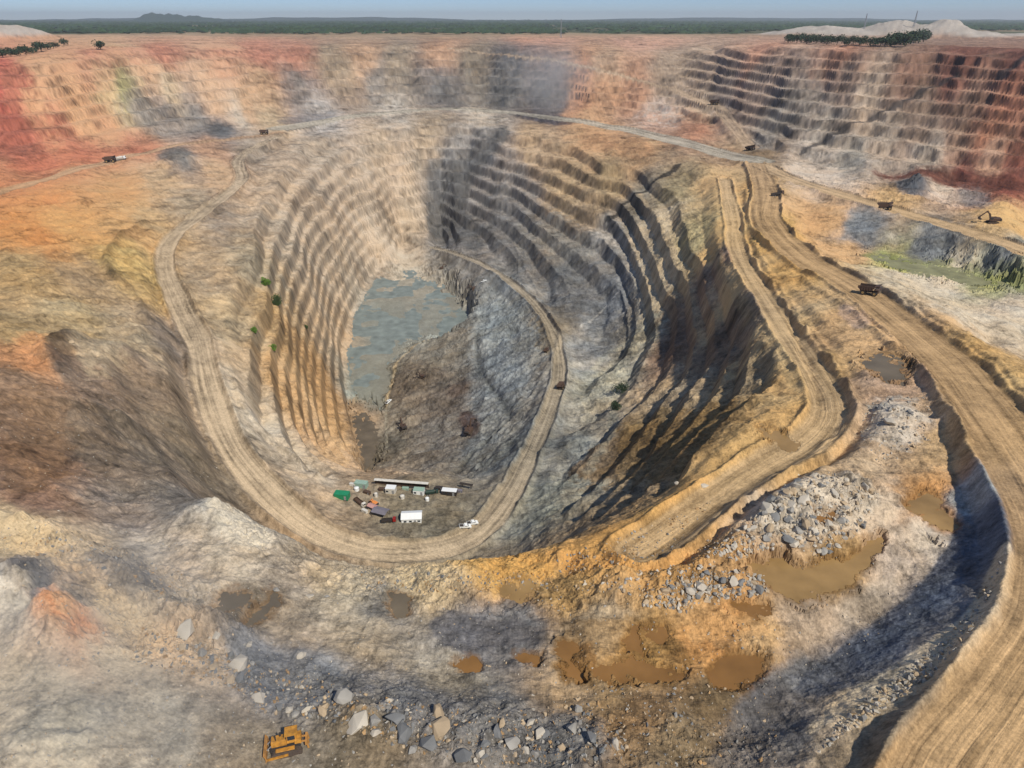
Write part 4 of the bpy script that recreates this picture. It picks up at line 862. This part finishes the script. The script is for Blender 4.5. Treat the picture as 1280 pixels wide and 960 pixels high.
# small rubble nobody could count
def rubble(n_, polys, lo, hi, mats, name, label):
    base_m = []
    for k in range(8):
        r = random.Random(70 + k); b = bmesh.new()
        for i in range(10): v = Vector((r.gauss(0, 1), r.gauss(0, 1), r.gauss(0, 1))).normalized(); b.verts.new((v.x * .6, v.y * .45, v.z * .4))
        o = bmesh.ops.convex_hull(b, input=b.verts[:]); bmesh.ops.triangulate(b, faces=b.faces[:]); b.verts.index_update()
        base_m.append((np.array([v.co[:] for v in b.verts]), [tuple(v.index for v in f.verts) for f in b.faces])); b.free()
    V_, F_, MI = [], [], []; off = 0
    for poly, share in polys:
        for i in range(int(n_ * share)):
            px, py = inpoly(poly); p = at_px(px, py); s_ = (lo + (hi - lo) * rnd.random() ** 3); bv, bf = rnd.choice(base_m)
            R = np.array(Euler((rnd.uniform(0, 6), rnd.uniform(0, 6), rnd.uniform(0, 6))).to_matrix()); V_.append(bv @ R * s_ + np.array(p)); F_ += [tuple(a + off for a in f) for f in bf]; mi = rnd.randrange(len(mats)); MI += [mi] * len(bf); off += len(bv)
    me = bpy.data.meshes.new(name); me.from_pydata(np.concatenate(V_).tolist(), [], F_)
    for m in mats: me.materials.append(MT[m])
    me.polygons.foreach_set("material_index", MI); o = bpy.data.objects.new(name, me); COL.objects.link(o); tag(o, label, 'rubble', kind='stuff')
rubble(2600, [(PILE1, .38), (PILE2, .17), ([(1080,500),(1160,495),(1165,550),(1100,585),(1075,550)], .15), ([(860,770),(780,740),(700,740),(720,725),(850,705),(900,660),(930,650),(900,700)], .12),
   ([(1258,690),(1222,780),(1160,850),(1060,915),(1020,945),(1055,895),(1130,840),(1200,780),(1240,720)], .22)], .3, 1.5, ['rockw','rockg','rockt','rockw'], 'pale_rubble', 'small loose pale stones on piles and the bank edge')
rubble(3000, [(ROW, .42), ([(700,860),(960,850),(980,955),(760,958)], .1), ([(180,780),(330,830),(330,870),(160,830)], .12), ([(450,715),(690,715),(700,740),(460,740)], .14), ([(0,655),(110,670),(240,720),(220,760),(100,700),(0,690)], .08),([(690,700),(860,640),(900,620),(830,700),(700,720)],.14)], .25, 1.1, ['rockg','rockb','rockt','rocky'], 'dark_rubble', 'small loose grey and tan stones over the foreground')

rubble(3600, [([(0,650),(300,660),(700,730),(1000,700),(1180,660),(1150,760),(960,880),(900,958),(0,958)], .8), ([(0,300),(190,340),(240,480),(300,640),(0,640)], .2)], .15, .7, ['rockg','rockt','rockw','rockg'], 'scattered_stones', 'small loose stones scattered over the near ground')

# ------------------------------------------------------------------ machines
def wheel(parent, x, y, z, r, w_, rim='rim'):
    t = MB().cyl((x, y, z), r, w_, 'Y', 18).build('wheel', 'tyre', parent); MB().cyl((x, y + math.copysign(w_ / 2 + .01, y), z), r * .5, .12, 'Y', 12).build('rim', rim, t)
def haul_truck(paint='brown', bed='brown'):
    t = empty('haul_truck')
    MB().box((.3, 0, 1.9), (9.2, 1.8, .8)).box((4.1, 0, 1.7), (1.2, 5.4, .7)).build('chassis', 'dark', t)
    MB().box((3.9, 0, 2.7), (2.0, 4.4, 1.5)).box((4.2, 0, 3.5), (2.6, 6.0, .18)).build('engine_hood', paint, t, .04)
    c = MB().box((3.9, 1.9, 4.5), (1.7, 1.7, 1.8), taper=(.9, .9)).build('cab', paint, t, .04); MB().box((4.72, 1.9, 4.7), (.1, 1.4, .8)).box((3.9, 2.7, 4.7), (1.2, .1, .8)).build('window', 'glass', c)
    b = MB().prism([(-5.2, 3.9), (-3.6, 2.5), (2.0, 2.9), (2.9, 4.6), (5.4, 5.7), (5.4, 5.95), (2.7, 5.2), (1.8, 3.3), (-3.5, 2.9), (-5.1, 4.15)], 5.6)
    b.prism([(-5.2, 3.9), (-3.6, 2.5), (2.0, 2.9), (2.9, 4.6), (2.7, 5.2), (-5.0, 5.0)], .3, 2.75).prism([(-5.2, 3.9), (-3.6, 2.5), (2.0, 2.9), (2.9, 4.6), (2.7, 5.2), (-5.0, 5.0)], .3, -2.75)
    for k in range(5): b.box((-3.2 + k * 1.3, 2.95, 3.9), (.25, .25, 2.0)).box((-3.2 + k * 1.3, -2.95, 3.9), (.25, .25, 2.0))
    b.build('dump_bed', bed, t)
    for y in (2.4, -2.4): wheel(t, 3.4, y, 1.35, 1.35, 1.0)
    for y in (1.9, -1.9): wheel(t, -2.3, y, 1.35, 1.35, 2.0)
    m = MB()
    for y in (-2.9, 2.9): m.bar((3.0, y, 4.5), (5.3, y, 4.5), .08); m.bar((3.0, y, 3.6), (3.0, y, 4.5), .08); m.bar((5.3, y, 3.6), (5.3, y, 4.5), .08)
    m.bar((5.45, 1.2, .6), (5.3, .3, 3.5), .3, .1).build('handrail', 'steel', t)
    for y in (-1.8, 1.8): MB().cyl((4.75, y, 2.0), .28, .12, 'X', 10).build('headlight', 'white', t)
    return t
def track(t, y, L_, r, w_, nm='track'):
    prof = []
    for k in range(9): a = math.pi / 2 + math.pi * k / 8; prof.append((-L_ / 2 + r + r * math.cos(a), r + r * math.sin(a)))
    for k in range(9): a = -math.pi / 2 + math.pi * k / 8; prof.append((L_ / 2 - r + r * math.cos(a), r + r * math.sin(a)))
    m = MB().prism(prof, w_, y); n_ = int(L_ / .5)
    for k in range(n_): x = -L_ / 2 + r + (L_ - 2 * r) * (k + .5) / n_; m.box((x, y, 2 * r + .04), (.14, w_ + .06, .1)).box((x, y, -.0), (.14, w_ + .06, .08))
    m.build(nm, 'track', t)
def excavator(paint='dirty_yellow', reach=1.0, up=0.0, swing=0.0):
    t = empty('excavator'); track(t, 1.6, 5.2, .55, .75); track(t, -1.6, 5.2, .55, .75)
    MB().box((0, 0, .85), (2.6, 2.6, .5)).cyl((0, 0, 1.2), 1.0, .35, 'Z', 16).build('undercarriage', 'dark', t)
    MB().box((-.9, -.1, 2.1), (4.0, 3.1, 1.5)).box((-.6, -.9, 3.0), (2.4, 1.1, .35)).build('house', paint, t, .06)
    MB().box((-3.2, 0, 2.0), (1.0, 3.1, 1.4)).build('counterweight', 'dark', t, .15)
    c = MB().box((1.2, 1.0, 2.6), (1.7, 1.1, 2.0), taper=(.9, .92)).build('cab', paint, t, .05); MB().box((2.0, 1.0, 2.9), (.12, .9, 1.1)).box((1.2, 1.56, 2.9), (1.2, .06, 1.0)).build('window', 'glass', c)
    e = (3.8 * reach, -.1, 5.6 + up); f = (6.6 * reach, -.1, 3.0 + up)
    MB().bar((1.0, -.1, 2.0), (2.2 * reach, -.1, 4.6 + up * .7), .6, .8).bar((2.1 * reach, -.1, 4.5 + up * .7), e, .55, .65).bar((1.4, .35, 1.8), (2.5, .35, 4.0 + up * .5), .2).build('boom', paint, t)
    MB().bar((e[0] - .5, -.1, e[2] + .25), f, .4, .5).bar((2.6 * reach, -.1, 5.2 + up), (e[0] - .4, -.1, e[2] + .5), .2).build('stick', paint, t)
    fx_, fz_ = f[0], f[2]
    MB().prism([(fx_ - .3, fz_), (fx_ + .5, fz_ - .2), (fx_ + .3, fz_ - 1.3), (fx_ - .5, fz_ - 1.6), (fx_ - 1.3, fz_ - 1.2), (fx_ - .9, fz_ - .9), (fx_ - .4, fz_ - 1.0), (fx_ - .1, fz_ - .7)], 1.5, -.1).build('bucket', 'dark', t)
    return t
def bulldozer():
    t = empty('bulldozer'); track(t, 1.35, 4.6, .6, .65); track(t, -1.35, 4.6, .6, .65)
    MB().box((.2, 0, 1.15), (4.4, 1.9, .9)).build('undercarriage', 'dark', t)
    MB().box((1.1, 0, 2.0), (2.3, 1.5, 1.1), taper=(.97, .85)).box((.2, 1.35, 1.45), (2.8, .7, .18)).box((.2, -1.35, 1.45), (2.8, .7, .18)).box((-1.7, 0, 1.9), (1.0, 1.8, .9)).build('engine_hood', 'yellow', t, .05)
    c = MB().box((-.8, 0, 2.6), (1.5, 1.6, 1.5), taper=(.9, .9)).build('cab', 'yellow', t, .04); MB().box((-.03, 0, 2.85), (.1, 1.3, .8)).box((-.8, .78, 2.85), (1.1, .08, .8)).box((-.8, -.78, 2.85), (1.1, .08, .8)).build('window', 'glass', c)
    MB().box((-.8, 0, 3.42), (1.9, 1.9, .12)).build('roof', 'yellow', t)
    MB().cyl((1.5, .35, 2.95), .09, .9, 'Z', 8).cyl((.9, -.4, 2.8), .16, .6, 'Z', 8).build('exhaust', 'dark', t)
    MB().prism([(3.1, .05), (3.25, .1), (3.05, .7), (3.12, 1.25), (3.35, 1.7), (3.22, 1.72), (2.95, 1.3), (2.88, .7)], 4.2).build('blade', 'dirty_yellow', t)
    for y in (-1.8, 1.8): MB().bar((-.2, y, .7), (3.0, y, .5), .22, .3).build('push_arm', 'yellow', t)
    MB().bar((1.9, .6, 2.1), (2.95, .6, 1.2), .14).bar((1.9, -.6, 2.1), (2.95, -.6, 1.2), .14).build('blade_ram', 'steel', t)
    r = MB().box((-2.9, 0, 1.3), (.35, 2.2, .4)).bar((-2.1, .5, 1.5), (-2.9, .5, 1.4), .2).bar((-2.1, -.5, 1.5), (-2.9, -.5, 1.4), .2)
    for y in (-.9, 0, .9): r.bar((-3.0, y, 1.4), (-3.15, y, .3), .15, .25)
    r.build('ripper', 'dirty_yellow', t); return t
def pickup(paint='white'):
    t = empty('pickup_truck')
    MB().prism([(-2.6, .5), (2.5, .5), (2.6, .95), (2.4, 1.15), (1.3, 1.2), (-2.6, 1.15)], 1.85).build('body', paint, t, .03)
    c = MB().prism([(-.7, 1.15), (1.35, 1.15), (.75, 1.8), (-.5, 1.82)], 1.65).build('cab', paint, t, .03)
    MB().prism([(.82, 1.78), (1.36, 1.2), (1.4, 1.22), (.86, 1.8)], 1.4).prism([(-.5, 1.3), (.9, 1.3), (.6, 1.7), (-.4, 1.7)], 1.68).build('window', 'glass', c)
    MB().box((-1.65, 0, 1.17), (1.7, 1.5, .06)).build('load_bed', 'dark', t)
    for x in (-1.6, 1.6):
        for y in (-.85, .85): wheel(t, x, y, .4, .4, .26, 'steel')
    return t
def flat_truck(cabm, loadm, tank=False):
    t = empty('service_truck'); MB().box((0, 0, .9), (7.6, 1.0, .35)).build('chassis', 'dark', t)
    c = MB().box((3.1, 0, 1.95), (1.6, 2.3, 1.9), taper=(.92, .95)).build('cab', cabm, t, .05); MB().box((3.86, 0, 2.3), (.12, 1.9, .8)).box((3.2, 1.14, 2.3), (.9, .08, .6)).build('window', 'glass', c)
    if tank: MB().cyl((-.9, 0, 2.1), 1.1, 5.4, 'X', 18).box((-.9, 0, 1.15), (5.4, 1.8, .3)).build('tank', loadm, t)
    else: MB().box((-.9, 0, 1.3), (5.6, 2.4, .25)).box((-.9, 1.15, 1.8), (5.6, .12, .9)).box((-.9, -1.15, 1.8), (5.6, .12, .9)).box((-3.65, 0, 1.8), (.12, 2.4, .9)).build('load_bed', loadm, t)
    for x in (-2.9, -1.7, 2.9):
        for y in (-1.05, 1.05): wheel(t, x, y, .55, .55, .4, 'steel')
    return t
R = math.radians
hts = [(1085,368,-38,1.0,'brown haul truck driving down the wide main haul road'),(701,486,70,.72,'grey dusty haul truck on the ramp climbing out of the pit'),(1105,262,-16,1.1,'small brown haul truck on the upper right haul road'),
       (138,203,12,1.35,'dark haul truck on the pale road at far left'),(893,131,-30,1.6,'tiny dark haul truck on the far road near junction'),(330,168,10,1.3,'tiny dark truck at the end of the left road'),(938,188,-50,1.2,'dark truck parked where the haul roads meet'),(683,440,60,.5,'small dark truck beside the pit ramp bend')]
h0 = haul_truck()
for i, (px, py, a_, s_, lab) in enumerate(hts):
    o = h0 if i == 0 else copy_tree(h0)
    place(o, px, py, R(a_), s_); tag(o, lab, 'haul truck', 'haul trucks on the mine roads')
exs = [(592,362,200,1.0,'dark excavator standing at the pond edge on pit floor'),(505,536,110,1.25,'excavator with raised boom on the brown pit floor'),(588,540,60,1.3,'dark red brown excavator working in the rubble cut'),(1240,279,170,1.5,'excavator with raised arm beside the upper right road'),
       (553,336,20,.9,'small excavator at the north end of the pit floor'),(528,472,150,.9,'small loader excavator on the brown mound of the pit floor')]
e0 = excavator('brown', 1.0, .8)
for i, (px, py, a_, s_, lab) in enumerate(exs):
    o = e0 if i == 0 else copy_tree(e0)
    place(o, px, py, R(a_), s_); tag(o, lab, 'excavator', 'excavators in the mine')
bz = bulldozer(); place(bz, 360, 936, R(-165), 1.08); tag(bz, 'yellow bulldozer working on the ground at the bottom left', 'bulldozer')
for px, py, a_, lab in [(581,659,15,'white pickup nearest the road bend beside the compound'),(590,655,25,'white pickup parked just behind the other one'),(486,503,60,'small pale pickup at the foot of the pond bank'),(605,352,10,'pale pickup beside the dark excavator at the pond')]:
    o = pickup('white'); place(o, px, py, R(a_), 1.05 if py > 600 else 1.25); tag(o, lab, 'pickup', 'pickups in the pit')
o = flat_truck('white', 'offwhite', True); place(o, 152, 200, R(14), 1.5); tag(o, 'white tanker truck behind the dark haul truck at far left', 'tanker truck')
o = flat_truck('brown', 'dark'); place(o, 972, 245, R(-4), 1.5); tag(o, 'dark flat truck crossing the sandy junction', 'truck')
o = flat_truck('offwhite', 'brown'); place(o, 449, 630, R(-38), .85); tag(o, 'white cabbed truck with brown load bed in the compound', 'truck')
o = flat_truck('red', 'dark'); place(o, 486, 653, R(4), .85); tag(o, 'dark red truck parked left of the white cabin', 'truck')
o = flat_truck('dgreen', 'dgreen', True); place(o, 540, 618, R(10), .8); tag(o, 'dark green tanker under the end of the long canopy', 'tanker truck')

# ------------------------------------------------------------------ site compound
def container(mat, L_=6.0, w_=2.4, h_=2.6, roofmat=None, door=True, win=0):
    t = empty('container_cabin'); m = MB().box((0, 0, h_ / 2), (L_, w_, h_)); n_ = int(L_ / .35)
    for k in range(n_):
        x = -L_ / 2 + (k + .5) * L_ / n_; m.box((x, w_ / 2 + .02, h_ / 2), (.12, .06, h_ - .3)).box((x, -w_ / 2 - .02, h_ / 2), (.12, .06, h_ - .3))
    m.build('body', mat, t)
    MB().box((0, 0, h_ + .05), (L_ + .1, w_ + .1, .1)).build('roof', roofmat or mat, t)
    if door: d = MB().box((L_ * .3, -w_ / 2 - .08, 1.05), (.9, .08, 2.0)).build('door', 'steel', t); MB().box((L_ * .3 + .32, -w_ / 2 - .15, 1.05), (.08, .08, .2)).build('handle', 'dark', d)
    for k in range(win): f_ = MB().box((-L_ * .3 + k * 1.7, -w_ / 2 - .08, 1.5), (1.0, .07, .8)).build('window', 'glass', t)
    return t
def cabin():
    t = empty('site_cabin'); L_, w_, h_ = 8.2, 5.2, 2.6
    MB().box((0, 0, h_ / 2), (L_, w_, h_)).build('wall', 'white', t)
    MB().prism([(-w_ / 2 - .3, h_), (0, h_ + 1.15), (w_ / 2 + .3, h_), (w_ / 2 + .3, h_ + .12), (0, h_ + 1.3), (-w_ / 2 - .3, h_ + .12)], L_ + .5).build('roof', 'white', t).rotation_euler = (0, 0, math.pi / 2)
    d = MB().box((1.5, -w_ / 2 - .03, 1.0), (.9, .08, 2.0)).build('door', 'steel', t); MB().box((1.8, -w_ / 2 - .1, 1.0), (.08, .08, .2)).build('handle', 'dark', d)
    for x in (-2.6, -.4, 3.1):
        f_ = MB().box((x, -w_ / 2 - .03, 1.5), (1.2, .08, .9)).build('window', 'steel', t); MB().box((x, -w_ / 2 - .08, 1.5), (1.0, .05, .7)).build('pane', 'glass', f_)
    return t
def setp(o, px, py, a_, lab, cat, s_=1, sink=.1):
    p = at_px(px, py); o.location = p - Vector((0, 0, sink)); o.rotation_euler = (0, 0, R(a_)); o.scale = (s_ * 1.12,) * 3; tag(o, lab, cat)
setp(cabin(), 515, 650, 4, 'white cabin with a two sided roof beside the dark red truck', 'cabin', .95)
setp(container('green', 6.0, 3.0, 2.6, door=True), 428, 622, -8, 'bright green container at the left end of the compound', 'container')
setp(container('palegreen', 5.4, 2.6, 2.4), 452, 608, -10, 'pale green container behind the green one', 'container')
setp(container('offwhite', 4.2, 3.0, 2.7, 'white', win=1), 489, 615, -6, 'white box cabin under the left half of the long canopy', 'container')
setp(container('white', 4.6, 2.8, 2.5, 'palegreen', win=1), 524, 617, -6, 'white box cabin with pale green roof under the canopy', 'container')
setp(container('dark', 6.4, 2.6, 2.5, 'white', win=2), 562, 618, -8, 'dark sided cabin with a white roof at the right end', 'container')
def canopy():
    t = empty('long_canopy'); L_ = 24.0
    MB().box((0, 0, 3.2), (L_, 1.5, .14), (.08, 0, 0)).build('roof', 'offwhite', t)
    for k in range(9): MB().bar((-L_ / 2 + .3 + k * (L_ - .6) / 8, .6, 0), (-L_ / 2 + .3 + k * (L_ - .6) / 8, .6, 3.15), .14).build('post', 'dark', t)
    MB().box((0, .72, 1.2), (L_, .06, 2.0)).build('back_panel', 'brown', t); return t
setp(canopy(), 502, 609, -7, 'long low canopy with a pale strip roof along the shelf edge', 'canopy')
def shade(mat, L_, w_, h_):
    t = empty('shade_shelter'); MB().prism([(-w_ / 2, h_), (0, h_ + .5), (w_ / 2, h_), (w_ / 2, h_ + .08), (0, h_ + .6), (-w_ / 2, h_ + .08)], L_).build('roof', mat, t).rotation_euler = (0, 0, math.pi / 2)
    for sx in (-1, 1):
        for sy in (-1, 1): MB().bar((sx * (L_ / 2 - .2), sy * (w_ / 2 - .2), 0), (sx * (L_ / 2 - .2), sy * (w_ / 2 - .2), h_), .12).build('post', 'dark', t)
    return t
for px, py, a_, mt, s_, lab in [(478,613,-8,'brown',.55,'rusty box container next to the pale tank under the canopy'),(507,612,-6,'palegreen',.5,'small green box between the two white box cabins'),(549,612,-6,'dark',.6,'dark box container at the right end of the canopy'),
   (441,607,-14,'offwhite',.5,'small off white container behind the bright green one'),(459,617,-25,'brown',.55,'brown container beside the white round tank'),(574,615,-12,'grey',.5,'small grey container between white roofed cabin and pipe rack'),(456,640,-34,'offwhite',.5,'small off white container at the foot of the left bank')]:
    setp(container(mt, 5.5, 2.4, 2.5), px, py, a_, lab, 'container', s_)
setp(shade('grey', 6.5, 4.2, 2.4), 476, 644, -20, 'grey canvas shelter behind the dark red truck', 'shelter')
setp(shade('pink', 4.0, 2.6, 2.0), 466, 637, -30, 'small pinkish roofed shelter left of the grey canvas', 'shelter')
def tank(mat, r, h_):
    t = empty('storage_tank'); MB().cyl((0, 0, h_ / 2), r, h_, 'Z', 18).build('shell', mat, t); MB().cyl((0, 0, h_ + .15), r * 1.02, .3, 'Z', 18, r * .3).build('lid', mat, t); MB().bar((r + .1, 0, 0), (r + .1, 0, h_), .3, .06).build('ladder', 'steel', t); return t
for px, py, mat, r, h_, lab in [(470,621,'offwhite',.7,2.0,'small pale tank left of the white box cabins'),(503,623,'offwhite',.9,1.6,'round off white tank in front of the canopy'),(534,626,'white',.8,1.7,'small white tank in front of the dark green tanker'),(446,613,'white',1.0,1.6,'white round tank between the two green containers')]:
    setp(tank(mat, r, h_), px, py, 20, lab, 'tank')
o = excavator('orange', .6, -1.2); place(o, 467, 631, R(150), .62); tag(o, 'orange excavator parked in the middle of the compound', 'excavator')
def rack():
    t = empty('pipe_rack')
    for x in (-2.2, 2.2): MB().bar((x, -.8, 0), (x, -.8, 2.4), .18).bar((x, .8, 0), (x, .8, 2.4), .18).bar((x, -.9, 2.4), (x, .9, 2.4), .18).build('frame', 'dark', t)
    for k in range(4): MB().cyl((0, -.6 + k * .4, 2.62), .16, 6, 'X', 10).build('pipe', 'dark', t)
    return t
setp(rack(), 583, 611, -15, 'dark pipe rack on the shelf edge past the canopy', 'pipe rack')
def mast(px, py, h_, lab):
    t = empty('lattice_mast'); m = MB(); n_ = 10
    for sx in (-1, 1):
        for sy in (-1, 1): m.bar((sx * 2.5, sy * 2.5, 0), (sx * .5, sy * .5, h_), .8)
    m.build('leg', 'steel', t); b = MB()
    for k in range(n_):
        z = h_ * k / n_; w0 = 2.5 - 2 * k / n_; z1 = h_ * (k + 1) / n_; w1 = 2.5 - 2 * (k + 1) / n_
        b.bar((-w0, -w0, z), (w1, -w1, z1), .4).bar((-w0, w0, z), (w1, w1, z1), .4).bar((-w0, -w0, z), (-w0, w0, z), .4)
    b.build('bracing', 'steel', t); t.location = at_px(px, py); tag(t, lab, 'mast')
mast(701, 47, 62, 'thin pale mast rising above the far rim centre'); mast(1080, 36, 50, 'left mast on the pale spoil heaps'); mast(1142, 34, 52, 'right mast on the pale spoil heaps')

# ------------------------------------------------------------------ drifting dust
def dust(px, py, z, sx, sy, sz, dens, label):
    x, y = plan(px, py, z); b = bmesh.new(); bmesh.ops.create_icosphere(b, subdivisions=3, radius=1)
    me = bpy.data.meshes.new("dust_cloud"); b.to_mesh(me); b.free(); o = bpy.data.objects.new("dust_cloud", me); COL.objects.link(o); o.location = (x, y, z); o.scale = (sx, sy, sz)
    m = bpy.data.materials.new("dust"); m.use_nodes = True; t = m.node_tree; t.nodes.clear(); N = t.nodes; L = t.links
    out = N.new("ShaderNodeOutputMaterial"); pv = N.new("ShaderNodeVolumePrincipled"); pv.inputs["Color"].default_value = (.88, .86, .82, 1)
    tc = N.new("ShaderNodeTexCoord"); ln = N.new("ShaderNodeVectorMath"); ln.operation = 'LENGTH'; L.new(tc.outputs["Object"], ln.inputs[0])
    r1 = N.new("ShaderNodeMapRange"); L.new(ln.outputs["Value"], r1.inputs[0]); r1.inputs[1].default_value = 1; r1.inputs[2].default_value = .1; r1.inputs[3].default_value = 0; r1.inputs[4].default_value = 1
    n = N.new("ShaderNodeTexNoise"); n.inputs["Scale"].default_value = 2.2; n.inputs["Detail"].default_value = 3; L.new(tc.outputs["Object"], n.inputs[0])
    r2 = N.new("ShaderNodeMapRange"); L.new(n.outputs[0], r2.inputs[0]); r2.inputs[1].default_value = .35; r2.inputs[2].default_value = .65; r2.inputs[3].default_value = .1; r2.inputs[4].default_value = dens * 1.6
    mm_ = N.new("ShaderNodeMath"); mm_.operation = 'MULTIPLY'; L.new(r1.outputs[0], mm_.inputs[0]); L.new(r2.outputs[0], mm_.inputs[1]); r2.inputs[3].default_value = dens * .3
    L.new(mm_.outputs[0], pv.inputs["Density"]); L.new(pv.outputs[0], out.inputs["Volume"]); me.materials.append(m); tag(o, label, 'dust', kind='stuff')
dust(20, 860, 10, 55, 42, 16, .022, 'pale dust drifting low over the ground at bottom left')
dust(692, 95, 20, 90, 160, 70, .0042, 'thin blue grey dust plume over the far pit wall')
